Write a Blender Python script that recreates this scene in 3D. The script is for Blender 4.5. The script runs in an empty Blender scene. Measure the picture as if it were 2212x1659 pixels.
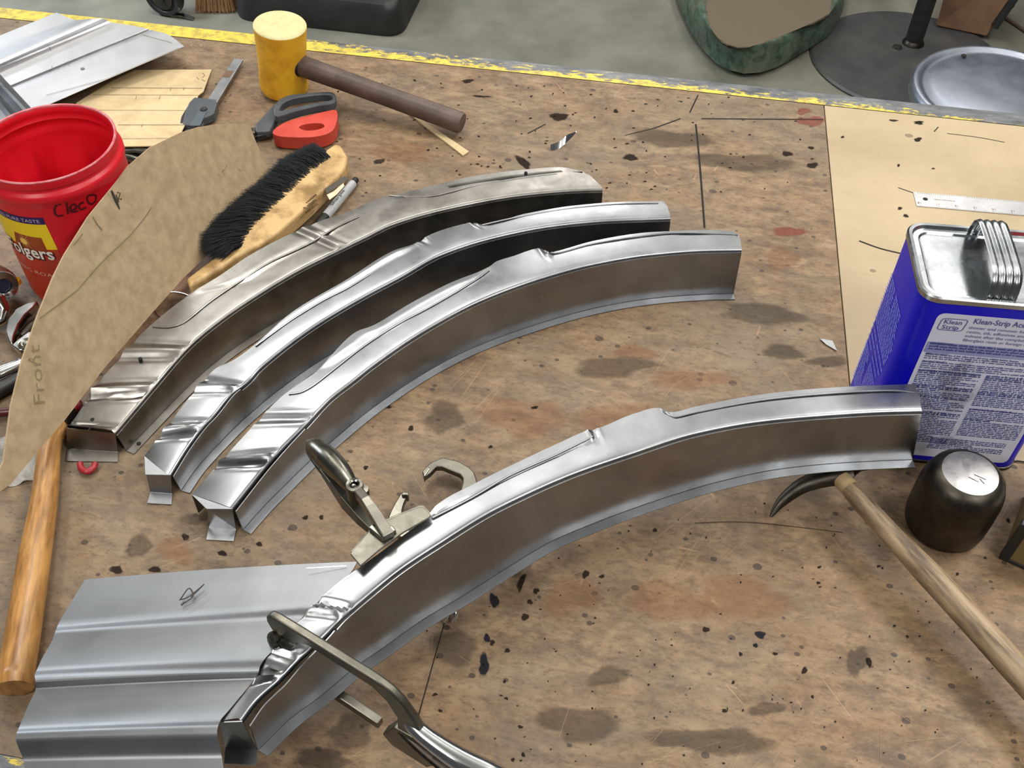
import bpy, bmesh, math, random
from mathutils import Vector, Matrix

rnd = random.Random(11)
SC = bpy.context.scene
COL = SC.collection
rad = math.radians

# ------------------------------------------------------------------ camera
FPX, PITCH, ROLL, CAMZ = 2200.0, rad(48.0), rad(0.5), 0.86
cp, sp, cr, sr = math.cos(PITCH), math.sin(PITCH), math.cos(ROLL), math.sin(ROLL)
cam_d = bpy.data.cameras.new('camera')
cam_d.sensor_width = 36.0
cam_d.lens = 36.0 * FPX / 2212.0
cam_d.clip_start = 0.02
cam = bpy.data.objects.new('camera', cam_d)
COL.objects.link(cam)
_r, _u, _f = Vector((1, 0, 0)), Vector((0, sp, cp)), Vector((0, cp, -sp))
_x = _r * cr + _u * sr
_y = _u * cr - _r * sr
mw = Matrix((( _x.x, _y.x, -_f.x, 0), (_x.y, _y.y, -_f.y, 0), (_x.z, _y.z, -_f.z, CAMZ), (0, 0, 0, 1)))
cam.matrix_world = mw
SC.camera = cam

# ------------------------------------------------------------------ world, lamps, exposure
SC.view_settings.view_transform = 'Standard'
SC.view_settings.look = 'None'
SC.view_settings.gamma = 1.0
SC.view_settings.use_curve_mapping = False
SC.view_settings.exposure = 0.0
wd = bpy.data.worlds.new('workshop_air')
SC.world = wd
wd.use_nodes = True
wd.node_tree.nodes['Background'].inputs[0].default_value = (0.90, 0.95, 1.0, 1)
wd.node_tree.nodes['Background'].inputs[1].default_value = 0.09


def lamp(name, x, y, z, sx, sy, power, col=(1, .97, .92), up=False):
    l = bpy.data.lights.new(name, 'AREA')
    l.shape = 'RECTANGLE'
    l.size, l.size_y, l.energy, l.color = sx, sy, power, col
    o = bpy.data.objects.new(name, l)
    o.location = (x, y, z)
    if up:
        o.rotation_euler = (math.pi, 0, 0)
    COL.objects.link(o)
    return o


# fluorescent fixtures hung under the white workshop ceiling, with a few lamps added to brighten fronts and rails
CEIL = 2.75
for lx, ly, pw, ln in ((-.50, 1.55, 15, .7), (.15, 1.95, 3, .5), (-1.6, 3.0, 17, 1.2), (.3, 3.95, 19, 1.2), (.3, 5.6, 14, 1.2), (1.6, 1.2, 44, 1.2),
                       (1.6, 3.5, 18, 1.2), (-1.3, -.8, 36, 1.2), (1.3, -.9, 33, 1.2)):  # last two added behind the camera as front fill
    lamp('ceiling_lamp', lx, ly, 2.1, .36, ln, pw)
    lamp('added_ceiling_uplight', lx, ly, 2.16, .36, ln, 11, (1, .98, .95), True)  # second light per fixture, added to brighten the ceiling the metal reflects


lamp('daylight_fill', -2.9, 3.3, 1.1, .9, .9, 120, (.80, .90, 1.0))  # added cool light standing in for daylight on the left floor


# ------------------------------------------------------------------ pixel -> world helpers
def ray(px, py):
    a, b = px - 1106.0, py - 829.5
    a, b = a * cr + b * sr, -a * sr + b * cr
    return Vector((a, FPX * cp - b * sp, -(FPX * sp + b * cp)))


def P(px, py, z=0.0):
    d = ray(px, py)
    t = (z - CAMZ) / d.z
    return Vector((d.x * t, d.y * t, z))


def PY(px, py, y):
    d = ray(px, py)
    t = y / d.y
    return Vector((d.x * t, y, CAMZ + d.z * t))


def on_plane(px, py, a, n):
    d = ray(px, py)
    o = Vector((0, 0, CAMZ))
    return o + d * ((a - o).dot(n) / d.dot(n))


def V(*a):
    return Vector(a)


Z = Vector((0, 0, 1))


def pchip(pts):
    """monotone cubic through (x, y) points"""
    pts = sorted(pts)
    xs = [p[0] for p in pts]
    ys = [p[1] for p in pts]
    n = len(xs)
    if n == 1:
        return lambda x: ys[0]
    h = [xs[i + 1] - xs[i] for i in range(n - 1)]
    d = [(ys[i + 1] - ys[i]) / h[i] for i in range(n - 1)]
    m = [0.0] * n
    m[0], m[-1] = d[0], d[-1]
    for i in range(1, n - 1):
        if d[i - 1] * d[i] > 0:
            w1, w2 = 2 * h[i] + h[i - 1], h[i] + 2 * h[i - 1]
            m[i] = (w1 + w2) / (w1 / d[i - 1] + w2 / d[i])

    def f(x):
        if x <= xs[0]:
            return ys[0] + m[0] * (x - xs[0])
        if x >= xs[-1]:
            return ys[-1] + m[-1] * (x - xs[-1])
        k = 0
        while x > xs[k + 1]:
            k += 1
        t = (x - xs[k]) / h[k]
        return ((2 * t**3 - 3 * t**2 + 1) * ys[k] + (t**3 - 2 * t**2 + t) * h[k] * m[k]
                + (-2 * t**3 + 3 * t**2) * ys[k + 1] + (t**3 - t**2) * h[k] * m[k + 1])
    return f


def lin(pts):
    pts = sorted(pts)

    def f(x):
        if x <= pts[0][0]:
            return pts[0][1]
        if x >= pts[-1][0]:
            return pts[-1][1]
        for (a, ya), (b, yb) in zip(pts, pts[1:]):
            if x <= b:
                return ya + (yb - ya) * (x - a) / (b - a)
    return f


def smooth_path(pts, n):
    """Catmull-Rom through vectors"""
    out = []
    m = len(pts)
    for i in range(m - 1):
        p0, p1, p2, p3 = pts[max(i - 1, 0)], pts[i], pts[i + 1], pts[min(i + 2, m - 1)]
        for k in range(n):
            t = k / n
            out.append(0.5 * ((2 * p1) + (p2 - p0) * t + (2 * p0 - 5 * p1 + 4 * p2 - p3) * t * t
                              + (3 * p1 - p0 - 3 * p2 + p3) * t**3))
    out.append(pts[-1].copy())
    return out


# ------------------------------------------------------------------ mesh builder
class M:
    def __init__(self):
        self.v, self.f, self.attr = [], [], None

    def add(self, vs, fs):
        o = len(self.v)
        self.v += [Vector(p) for p in vs]
        self.f += [tuple(i + o for i in f) for f in fs]
        return self

    def grid(self, rows, wrap=False, cap=False):
        n, m = len(rows), len(rows[0])
        vs = [p for r in rows for p in r]
        fs = []
        for i in range(n - 1):
            for j in range(m if wrap else m - 1):
                k = (j + 1) % m
                fs.append((i * m + j, i * m + k, (i + 1) * m + k, (i + 1) * m + j))
        if cap:
            fs.append(tuple(range(m))[::-1])
            fs.append(tuple((n - 1) * m + j for j in range(m)))
        return self.add(vs, fs)

    def tube(self, path, r, n=12, cap=True, sq=(1, 1), up=Z):
        rows = []
        k = len(path)
        for i, p in enumerate(path):
            a, b = path[max(i - 1, 0)], path[min(i + 1, k - 1)]
            t = (b - a).normalized()
            s = t.cross(up)
            if s.length < 1e-3:
                s = t.cross(V(1, 0, 0))
            s.normalize()
            w = s.cross(t).normalized()
            ri = r[i] if isinstance(r, (list, tuple)) else r
            rows.append([p + s * (math.cos(2 * math.pi * j / n) * ri * sq[0]) + w * (math.sin(2 * math.pi * j / n) * ri * sq[1])
                         for j in range(n)])
        return self.grid(rows, True, cap)

    def prism(self, poly, vec):
        n = len(poly)
        vs = [Vector(p) for p in poly] + [Vector(p) + vec for p in poly]
        fs = [tuple(range(n))[::-1], tuple(range(n, 2 * n))]
        fs += [(i, (i + 1) % n, n + (i + 1) % n, n + i) for i in range(n)]
        return self.add(vs, fs)

    def poly(self, pts):
        return self.add(pts, [tuple(range(len(pts)))])

    def ring(self, outer, inner, vec):
        n = len(outer)
        vs = [Vector(p) for p in outer] + [Vector(p) for p in inner]
        vs += [p + vec for p in vs]
        fs = []
        for i in range(n):
            k = (i + 1) % n
            fs += [(i, k, n + k, n + i), (2 * n + i, 3 * n + i, 3 * n + k, 2 * n + k),
                   (i, 2 * n + i, 2 * n + k, k), (n + i, n + k, 3 * n + k, 3 * n + i)]
        return self.add(vs, fs)

    def lathe(self, c, prof, n=40, mat=None, cap=False):
        rows = []
        for r, z in prof:
            row = []
            for j in range(n):
                a = 2 * math.pi * j / n
                q = V(r * math.cos(a), r * math.sin(a), z)
                if mat is not None:
                    q = mat @ q
                row.append(Vector(c) + q)
            rows.append(row)
        return self.grid(rows, True, cap)

    def box(self, c, ex, ey, ez):
        c = Vector(c)
        vs = [c + ex * a + ey * b + ez * d for a, b, d in
              ((-1, -1, -1), (1, -1, -1), (1, 1, -1), (-1, 1, -1), (-1, -1, 1), (1, -1, 1), (1, 1, 1), (-1, 1, 1))]
        return self.add(vs, [(3, 2, 1, 0), (4, 5, 6, 7), (0, 1, 5, 4), (1, 2, 6, 5), (2, 3, 7, 6), (3, 0, 4, 7)])

    def ribbon(self, pts, w, n=Z):
        rows = []
        k = len(pts)
        for i, p in enumerate(pts):
            t = (pts[min(i + 1, k - 1)] - pts[max(i - 1, 0)]).normalized()
            s = t.cross(n).normalized()
            wi = (w[i] if isinstance(w, (list, tuple)) else w) / 2
            rows.append([p - s * wi, p + s * wi])
        return self.grid(rows)


ORG = {}


def tag(o, label=None, cat=None, group=None, kind=None):
    if label:
        o['label'] = label
    if cat:
        o['category'] = cat
    if group:
        o['group'] = group
    if kind:
        o['kind'] = kind
    return o


def thing(name, label, cat, loc, group=None):
    e = bpy.data.objects.new(name, None)
    e.empty_display_size = .02
    e.location = loc
    COL.objects.link(e)
    ORG[e.name] = Vector(loc)
    return tag(e, label, cat, group)


def obj(name, m, mat, parent=None, org=None, smooth=38, solid=0, bevel=0, seg=2, flat=False, subsurf=0):
    """one mesh object from builder m, given in world coordinates"""
    o0 = ORG[parent.name] if parent else Vector(org if org is not None else (0, 0, 0))
    me = bpy.data.meshes.new(name)
    me.from_pydata([tuple(p - o0) for p in m.v], [], m.f)
    bm = bmesh.new()
    bm.from_mesh(me)
    bmesh.ops.recalc_face_normals(bm, faces=bm.faces)
    if solid:
        bmesh.ops.solidify(bm, geom=bm.faces[:], thickness=solid)
        bmesh.ops.recalc_face_normals(bm, faces=bm.faces)
    bm.to_mesh(me)
    bm.free()
    if not flat:
        me.shade_smooth()
        me.set_sharp_from_angle(angle=rad(smooth))
    if not m.attr and mat.get('decal'):
        m.attr = [1.0] * len(m.v)
    if m.attr:
        at = me.attributes.new('fall', 'FLOAT', 'POINT')
        at.data.foreach_set('value', m.attr)
    me.materials.append(mat)
    o = bpy.data.objects.new(name, me)
    COL.objects.link(o)
    if parent:
        o.parent = parent
        ORG[o.name] = o0
    else:
        o.location = o0
        ORG[o.name] = o0
    if subsurf:
        s = o.modifiers.new('s', 'SUBSURF')
        s.levels = s.render_levels = subsurf
    if bevel:
        b = o.modifiers.new('b', 'BEVEL')
        b.width = bevel
        b.segments = seg
        b.limit_method = 'ANGLE'
    return o


def strokes(name, ribs, mat, parent, nrm=Z):
    """each stroke (points, width) becomes a part of its own"""
    for pts, w in ribs:
        obj(name, M().ribbon(pts, w, nrm), mat, parent, flat=True)


def proj(q):
    y, z = q.y, q.z - CAMZ
    f = y * cp - z * sp
    a, b = FPX * q.x / f, -FPX * (z * cp + y * sp) / f
    return 1106 + a * cr - b * sr, 829.5 + a * sr + b * cr


_fc = bpy.data.curves.new('f', 'FONT')
_fo = bpy.data.objects.new('f', _fc)
COL.objects.link(_fo)


def text2d(s, bold=0.0):
    """flat text as (verts, faces), capital height about 0.7"""
    _fc.body = s
    _fc.resolution_u = 2
    _fc.offset = bold
    bpy.context.view_layer.update()
    dg = bpy.context.evaluated_depsgraph_get()
    me = bpy.data.meshes.new_from_object(_fo.evaluated_get(dg))
    vs = [v.co.copy() for v in me.vertices]
    fs = [tuple(p.vertices) for p in me.polygons]
    bpy.data.meshes.remove(me)
    return vs, fs


def put_text(m, s, fn, size, bold=0.0, width=None):
    vs, fs = text2d(s, bold)
    k = size
    if width:
        k = width / max(v.x for v in vs)
    m.add([fn(v.x * k, v.y * size) for v in vs], fs)
    return max(v.x for v in vs) * k


# ------------------------------------------------------------------ materials
def srgb(h):
    h = h.lstrip('#')
    c = [int(h[i:i + 2], 16) / 255 for i in (0, 2, 4)]
    return tuple(x / 12.92 if x <= .04045 else ((x + .055) / 1.055) ** 2.4 for x in c) + (1,)


class Mat:
    def __init__(self, name):
        self.m = bpy.data.materials.new(name)
        self.m.use_nodes = True
        self.nt = self.m.node_tree
        self.b = self.nt.nodes['Principled BSDF']
        self.tc = self.nt.nodes.new('ShaderNodeTexCoord')

    def n(self, t, **kw):
        x = self.nt.nodes.new(t)
        for k, v in kw.items():
            setattr(x, k, v)
        return x

    def l(self, a, b):
        self.nt.links.new(a, b)

    def vec(self, scale=(1, 1, 1), rotz=0.0, loc=(0, 0, 0)):
        mp = self.n('ShaderNodeMapping')
        mp.inputs['Scale'].default_value = scale
        mp.inputs['Location'].default_value = loc
        if rotz:
            m0 = self.n('ShaderNodeMapping')
            m0.inputs['Rotation'].default_value = (0, 0, rotz)
            self.l(self.tc.outputs['Object'], m0.inputs[0])
            self.l(m0.outputs[0], mp.inputs[0])
        else:
            self.l(self.tc.outputs['Object'], mp.inputs[0])
        return mp.outputs[0]

    def noise(self, vec, scale, detail=4, rough=.55, dist=0):
        x = self.n('ShaderNodeTexNoise')
        x.inputs['Scale'].default_value = scale
        x.inputs['Detail'].default_value = detail
        x.inputs['Roughness'].default_value = rough
        x.inputs['Distortion'].default_value = dist
        self.l(vec, x.inputs['Vector'])
        return x.outputs['Fac']

    def voro(self, vec, scale, feature='F1'):
        x = self.n('ShaderNodeTexVoronoi', feature=feature)
        x.inputs['Scale'].default_value = scale
        self.l(vec, x.inputs['Vector'])
        return x

    def ramp(self, fac, stops):
        x = self.n('ShaderNodeValToRGB')
        e = x.color_ramp.elements
        while len(e) < len(stops):
            e.new(.5)
        for i, (p, c) in enumerate(stops):
            e[i].position = p
            e[i].color = c if isinstance(c, tuple) else (c, c, c, 1)
        self.l(fac, x.inputs[0])
        return x.outputs[0]

    def mix(self, fac, a, b, mode='MIX'):
        x = self.n('ShaderNodeMix', data_type='RGBA', blend_type=mode)
        for s, v in ((0, fac), (6, a), (7, b)):
            if isinstance(v, (int, float)):
                x.inputs[s].default_value = v
            elif isinstance(v, tuple):
                x.inputs[s].default_value = v
            else:
                self.l(v, x.inputs[s])
        return x.outputs[2]

    def math(self, op, a, b=0.0):
        x = self.n('ShaderNodeMath', operation=op)
        for i, v in enumerate((a, b)):
            if isinstance(v, (int, float)):
                x.inputs[i].default_value = v
            else:
                self.l(v, x.inputs[i])
        return x.outputs[0]

    def bump(self, h, strength=.2, dist=.001):
        x = self.n('ShaderNodeBump')
        x.inputs['Strength'].default_value = strength
        x.inputs['Distance'].default_value = dist
        self.l(h, x.inputs['Height'])
        self.l(x.outputs[0], self.b.inputs['Normal'])

    def col(self, c):
        if isinstance(c, tuple):
            self.b.inputs['Base Color'].default_value = c
        else:
            self.l(c, self.b.inputs['Base Color'])

    def rough(self, r):
        if isinstance(r, (int, float)):
            self.b.inputs['Roughness'].default_value = r
        else:
            self.l(r, self.b.inputs['Roughness'])

    def metal(self, v=1.0):
        self.b.inputs['Metallic'].default_value = v


def plain(name, a, b=None, rough=.5, scale=30, metal=0, bump=0, spec=None, lo=.35, hi=.65, stretch=(1, 1, 1), rotz=0):
    """two tones mixed by noise"""
    k = Mat(name)
    k.metal(metal)
    v = k.vec(stretch, rotz)
    nz = k.noise(v, scale, 5, .6)
    k.col(k.ramp(nz, [(lo, srgb(a)), (hi, srgb(b or a))]) if b else srgb(a))
    k.rough(rough)
    if bump:
        k.bump(nz, bump, .001)
    if spec is not None:
        k.b.inputs['Specular IOR Level'].default_value = spec
    return k.m


def sheet_metal(name, a, b, r0, r1, scale=14, streak=None):
    k = Mat(name)
    k.metal(1)
    v = k.vec(streak or (1, 1, 1))
    nz = k.noise(v, scale, 6, .62, .6)
    k.col(k.ramp(nz, [(.3, srgb(a)), (.7, srgb(b))]))
    n2 = k.noise(k.vec((1, 1, 1), 0, (3, 1, 0)), scale * 1.7, 5, .6, .3)
    k.rough(k.ramp(n2, [(.3, r0), (.7, r1)]))
    k.bump(k.noise(k.vec(), 45, 3, .5), .05, .0006)
    return k.m


YAW = rad(-10.2)


def bench_wood():
    k = Mat('worn_brown_bench_board')
    v = k.vec((1, 1, 1), -YAW)
    g = k.noise(k.vec((4.5, 11, 1), -YAW), 3.8, 9, .74, .25)
    fine = k.noise(k.vec((18, 38, 1), -YAW), 6.0, 6, .75)
    mott = k.noise(k.vec((1, 1.5, 1), -YAW, (2, 7, 0)), 30, 6, .7, .3)
    blot = k.noise(v, 3.4, 6, .65, .5)
    blot2 = k.noise(k.vec((1, 1.6, 1), -YAW, (5, 2, 0)), 6.5, 7, .68, .6)
    c = k.ramp(g, [(.30, srgb('#5a4733')), (.46, srgb('#796148')), (.58, srgb('#8d7457')), (.74, srgb('#a48c6d'))])
    c = k.mix(k.ramp(mott, [(.36, .55), (.52, 0.0)]), c, srgb('#4b392b'))
    c = k.mix(k.ramp(mott, [(.54, 0.0), (.72, .38)]), c, srgb('#a89073'))
    c = k.mix(k.ramp(blot, [(.44, 0.0), (.64, .70)]), c, srgb('#756a58'))
    c = k.mix(k.ramp(blot2, [(.50, 0.0), (.68, .45)]), c, srgb('#896a49'))
    c = k.mix(k.ramp(k.noise(k.vec((1, 2.4, 1), -YAW, (1, 9, 0)), 7.5, 8, .72, .9), [(.54, 0.0), (.72, .75)]), c, srgb('#453a30'))
    c = k.mix(k.ramp(fine, [(.34, .55), (.5, 0.0)]), c, srgb('#453325'))
    # pits and drilled specks
    for sc, lo, sd in ((26, .07, 0), (61, .10, 4), (12, .045, 8)):
        vo = k.voro(k.vec((1, 1.25, 1), -YAW, (sd, sd * .7, 0)), sc)
        sel = k.n('ShaderNodeSeparateColor')
        k.l(vo.outputs['Color'], sel.inputs[0])
        thr = k.math('MULTIPLY', k.math('POWER', sel.outputs[0], 2.5), lo * 2.2)
        mask = k.math('LESS_THAN', vo.outputs['Distance'], thr)
        c = k.mix(k.math('MULTIPLY', mask, .8), c, srgb('#30241b'))
    # pale scratches
    for rz, sd in ((.9, 0), (-.35, 3), (2.3, 6)):
        vo = k.voro(k.vec((3, 34, 1), rz, (sd, sd, 0)), 1.7, 'DISTANCE_TO_EDGE')
        msk = k.math('MULTIPLY', k.math('LESS_THAN', vo.outputs['Distance'], .006),
                     k.ramp(k.noise(k.vec((1, 1, 1), 0, (sd, 0, 0)), 9, 3), [(.56, 0.0), (.66, .5)]))
        c = k.mix(msk, c, srgb('#b39577'))
    k.col(c)
    k.rough(k.ramp(blot2, [(.3, .48), (.7, .66)]))
    k.bump(k.math('ADD', fine, g), .25, .0008)
    return k.m


def tan_board():
    k = Mat('tan_hardboard')
    v = k.vec((1, 1, 1), -YAW)
    c = k.ramp(k.noise(v, 5, 6, .6, .3), [(.3, srgb('#9c8a6e')), (.7, srgb('#b5a283'))])
    c = k.mix(k.ramp(k.noise(k.vec((4, 24, 1), -YAW), 4, 6, .7), [(.60, 0.0), (.8, .5)]), c, srgb('#8f7a5b'))
    vo = k.voro(k.vec((1, 1.3, 1), -YAW), 17)
    sel = k.n('ShaderNodeSeparateColor')
    k.l(vo.outputs['Color'], sel.inputs[0])
    mask = k.math('LESS_THAN', vo.outputs['Distance'], k.math('MULTIPLY', k.math('POWER', sel.outputs[0], 3.0), .13))
    c = k.mix(k.math('MULTIPLY', mask, .65), c, srgb('#5d4a35'))
    k.col(c)
    k.rough(.6)
    return k.m


def edge_paint():
    k = Mat('steel_edging_with_worn_yellow_paint')
    x = k.n('ShaderNodeAttribute', attribute_name='fall')
    wear = k.noise(k.vec((2.0, 6, 1), -YAW), 26, 7, .72, .4)
    big = k.noise(k.vec((1, 1, 1), -YAW), 4.5, 3, .5)
    s = k.math('ADD', k.math('ADD', x.outputs['Fac'], k.math('SUBTRACT', k.math('MULTIPLY', wear, 1.9), .5)), k.math('MULTIPLY', big, .35))
    m = k.ramp(s, [(.80, 0.0), (.88, 1.0)])
    yc = k.mix(k.ramp(k.noise(k.vec(), 70, 4), [(.45, 0.0), (.62, .7)]), srgb('#d9c04a'), srgb('#8c7f48'))
    st = k.ramp(k.noise(k.vec((1, 3, 1), -YAW, (4, 0, 0)), 22, 6, .7), [(.35, srgb('#55575a')), (.6, srgb('#7f8184')), (.75, srgb('#9b9a92'))])
    c = k.mix(m, st, yc)
    k.col(c)
    k.rough(.5)
    inv = k.math('SUBTRACT', .7, k.math('MULTIPLY', m, .7))
    k.l(inv, k.b.inputs['Metallic'])
    return k.m


def stain_mat(name, colour, amount=.85, scale=60):
    k = Mat(name)
    a = k.n('ShaderNodeAttribute', attribute_name='fall')
    nz = k.noise(k.vec(), scale, 5, .65)
    f = k.math('ADD', a.outputs['Fac'], k.math('MULTIPLY', k.math('SUBTRACT', nz, .5), 1.3))
    k.l(k.ramp(f, [(.32, 0.0), (.72, amount)]), k.b.inputs['Alpha'])
    k.col(srgb(colour))
    k.rough(.8)
    k.b.inputs['Specular IOR Level'].default_value = .1
    k.m['decal'] = 1
    return k.m


MAT = {}
MAT['bench'] = bench_wood()
MAT['tan'] = tan_board()
MAT['edge'] = edge_paint()
MAT['concrete'] = plain('grey_green_concrete', '#605f55', '#777569', .62, 5, 0, .1)
MAT['under'] = plain('dark_bench_core', '#2b241d', '#3a3027', .8, 20)
MAT['frame'] = plain('grey_bench_frame', '#4c4f50', '#5c5f60', .5, 10, .4)
MAT['sheet'] = sheet_metal('new_sheet_steel', '#828487', '#9d9fa2', .25, .37)
MAT['oldsheet'] = sheet_metal('tarnished_sheet_steel', '#77736e', '#9b9894', .28, .42, 22)
MAT['panel'] = sheet_metal('satin_sheet_steel', '#8e9093', '#9ea0a3', .40, .50, 8)
MAT['panel2'] = sheet_metal('pale_sheet_steel', '#b9b9bb', '#cfcfd2', .42, .55, 8)
MAT['nickel'] = sheet_metal('nickel_plated_steel', '#6c6a61', '#8b887d', .22, .36, 40)
MAT['nickel_dull'] = sheet_metal('dull_plated_steel', '#6e6b61', '#827f74', .38, .5, 60)
MAT['chrome'] = sheet_metal('chrome', '#c9cacc', '#e4e4e6', .08, .16, 20)
MAT['tin'] = sheet_metal('bright_tinplate', '#8e9295', '#b4b8bb', .16, .34, 24)
MAT['dark_steel'] = sheet_metal('dark_forged_steel', '#3b3732', '#5b554d', .34, .5, 40)
MAT['worn_steel'] = sheet_metal('polished_worn_steel', '#a9a6a3', '#cfcdcb', .25, .4, 50)
MAT['ink'] = plain('black_marker_ink', '#26221f', '#35302b', .7, 80)
MAT['pencil'] = plain('pencil_line', '#8a7a5e', '#7a6b52', .8, 80)
MAT['hole'] = plain('dark_hole', '#15120f', '#1c1814', .9, 50)
MAT['board'] = plain('brown_chipboard_card', '#a38e70', '#b7a182', .75, 70, 0, .05, .2)
MAT['board_edge'] = plain('pale_card', '#bda983', '#d0bb93', .75, 40, 0, .04, .2)
MAT['red'] = plain('red_plastic', '#cf1526', '#dc1c2c', .36, 12)
MAT['yellow'] = plain('yellow_urethane', '#c98f1c', '#efb92c', .5, 26, 0, .2, None, .30, .52)
MAT['pale_yellow'] = plain('pale_yellow_struck_face', '#c2b884', '#d6cc98', .7, 60, 0, .3)
MAT['dark_wood'] = plain('dark_stained_wood', '#3f3129', '#66544a', .5, 22, 0, .2, None, .3, .7, (1, 1, 1))
MAT['ash'] = plain('varnished_ash_wood', '#7a5128', '#b8884c', .33, 16, 0, .1, None, .32, .6, (1.2, 9, 4), rad(79))
MAT['hickory'] = plain('weathered_hickory', '#4f3f2f', '#a08a6d', .5, 16, 0, .2, None, .34, .6, (1, 9, 3), rad(62))
MAT['brushwood'] = plain('pale_brush_wood', '#86683a', '#c9a772', .45, 26, 0, .1, None, .34, .54)
MAT['bristle'] = plain('black_bristle', '#0c0e11', '#171a1e', .75, 60, 0, 0, .25)
MAT['grey_plastic'] = plain('dark_grey_plastic', '#3f4348', '#4c5156', .5, 40)
MAT['orange'] = plain('orange_red_plastic', '#b5382a', '#c7483a', .45, 30)
MAT['black'] = plain('black_plastic', '#161616', '#232323', .45, 40)
MAT['blue'] = plain('blue_can_paint', '#0a0abc', '#1010ca', .34, 8, 0, 0, .3)
MAT['label'] = plain('pale_lilac_label', '#cfd1e6', '#dcddee', .55, 12, 0, 0, None, .3, .7)
MAT['label_ink'] = plain('dark_blue_print', '#464c8c', '#555c9a', .6, 60)
MAT['light_print'] = plain('light_blue_print', '#8891ea', '#969ff0', .6, 60)
MAT['label_band'] = plain('blue_tinted_band', '#8d93c4', '#9aa0cc', .6, 30)

# ================================================================== setting
FLOOR = -0.90
m = M()
m.box((0, 3.2, FLOOR - .02), V(4.5, 0, 0), V(0, 4.6, 0), V(0, 0, .02))
tag(obj('floor', m, MAT['concrete'], flat=True), kind='structure')
m = M()
m.box((0, 3.0, CEIL + .02), V(4.5, 0, 0), V(0, 4.8, 0), V(0, 0, .02))
tag(obj('ceiling', m, plain('white_ceiling_paint', '#e6e6e2', None, .8), flat=True), kind='structure')

# ------------------------------------------------------------------ workbench
A0, A1 = P(0, 38), P(2034, 253)
EX = (A1 - A0).normalized()                # along the far edge
EY = V(-EX.y, EX.x, 0)                     # away from the camera
IN0 = P(1025, 148)                         # a point on the inner border of the far strip
STRIP = (P(1025, 124) - P(1025, 148)).dot(EY)
NEAR = P(0, 1628)


def T(u, v, z=0):
    """bench frame: u along the edge, v from the inner border of the far strip (negative = towards the camera)"""
    return IN0 + EX * u + EY * v + Z * z


VN = (NEAR - IN0).dot(EY)                  # inner border of the near strip
U0, U1 = -1.15, 1.05
seam = P(1806, 520)
US0 = (P(1780, 228) - IN0).dot(EX)
US1 = (P(1833, 800) - IN0).dot(EX)
US1 = US0 + (US1 - US0) * ((P(2190, 998) - IN0).dot(EY)) / ((P(1833, 800) - IN0).dot(EY))
USM = (US0 + US1) / 2
VT = (P(2190, 998) - IN0).dot(EY)          # near border of the tan board
g = .0008
bench = thing('workbench', 'long workbench with a worn brown board top and yellow painted steel edging', 'workbench', (0, .7, FLOOR))


def slab(name, poly, z0, z1, mat, par=bench, bev=.0006, lab=None):
    mm = M().prism([p + Z * z0 for p in poly], Z * (z1 - z0))
    o = obj(name, mm, mat, par, flat=True, bevel=bev, seg=1)
    if lab:
        o['label'] = lab
    return o


slab('brown_board', [T(U0, VN), T(U1, VN), T(U1, VT - g), T(US1 - g, VT - g), T(US0 - g, 0), T(U0, 0)], -.018, 0, MAT['bench'], bev=0)
slab('tan_board', [T(US1 + g, VT + g), T(U1, VT + g), T(U1, 0), T(US0 + g, 0)], -.018, 0, MAT['tan'], bev=0)
slab('core', [T(U0, VN), T(U1, VN), T(U1, 0), T(U0, 0)], -.045, -.0185, MAT['under'])


def edging(v0, v1, outer):
    m = M()
    rows, at = [], []
    nu, nv = 60, 6
    for i in range(nu + 1):
        u = U0 + (U1 - U0) * i / nu
        row = []
        for j in range(nv + 1):
            t = j / nv
            row.append(T(u, v0 + (v1 - v0) * t, .0006))
            left = lin([(-.5, .66), (-.1, .46), (.25, .36), (.45, .36), (.62, .34), (.8, .12), (.95, .02)])(u)
            if outer < 0:
                left = .12
            at.append(left - (t if outer > 0 else 1 - t) * lin([(-.5, .12), (-.1, .42), (.5, .55)])(u))
        e = v1 if outer > 0 else v0
        row2 = [T(u, e, -.0035), T(u, e, -.05)]
        if outer > 0:
            row = row + row2
            at += [-.6, -.6]
        else:
            row = row2[::-1] + row
            at[-(nv + 1):-(nv + 1)] = [-.6, -.6]
        rows.append(row)
    m.grid(rows)
    m.attr = at
    return obj('steel_edging', m, MAT['edge'], bench, solid=0, flat=True)


edging(.0008, STRIP, 1)
edging(VN - STRIP, VN - .0008, -1)
for u in (U0 + .1, U1 - .1):
    for v in (VN + .06, -.06):
        m = M().box(T(u, v, (FLOOR - .045) / 2), EX * .03, EY * .03, Z * ((-FLOOR - .045) / 2))
        obj('leg', m, MAT['frame'], bench, flat=True, bevel=.003)
m = M().box(T((U0 + U1) / 2, -.06, -.075), EX * ((U1 - U0) / 2 - .13), EY * .02, Z * .03)
m.box(T((U0 + U1) / 2, VN + .06, -.075), EX * ((U1 - U0) / 2 - .13), EY * .02, Z * .03)
obj('apron', m, MAT['frame'], bench, flat=True)


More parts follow.
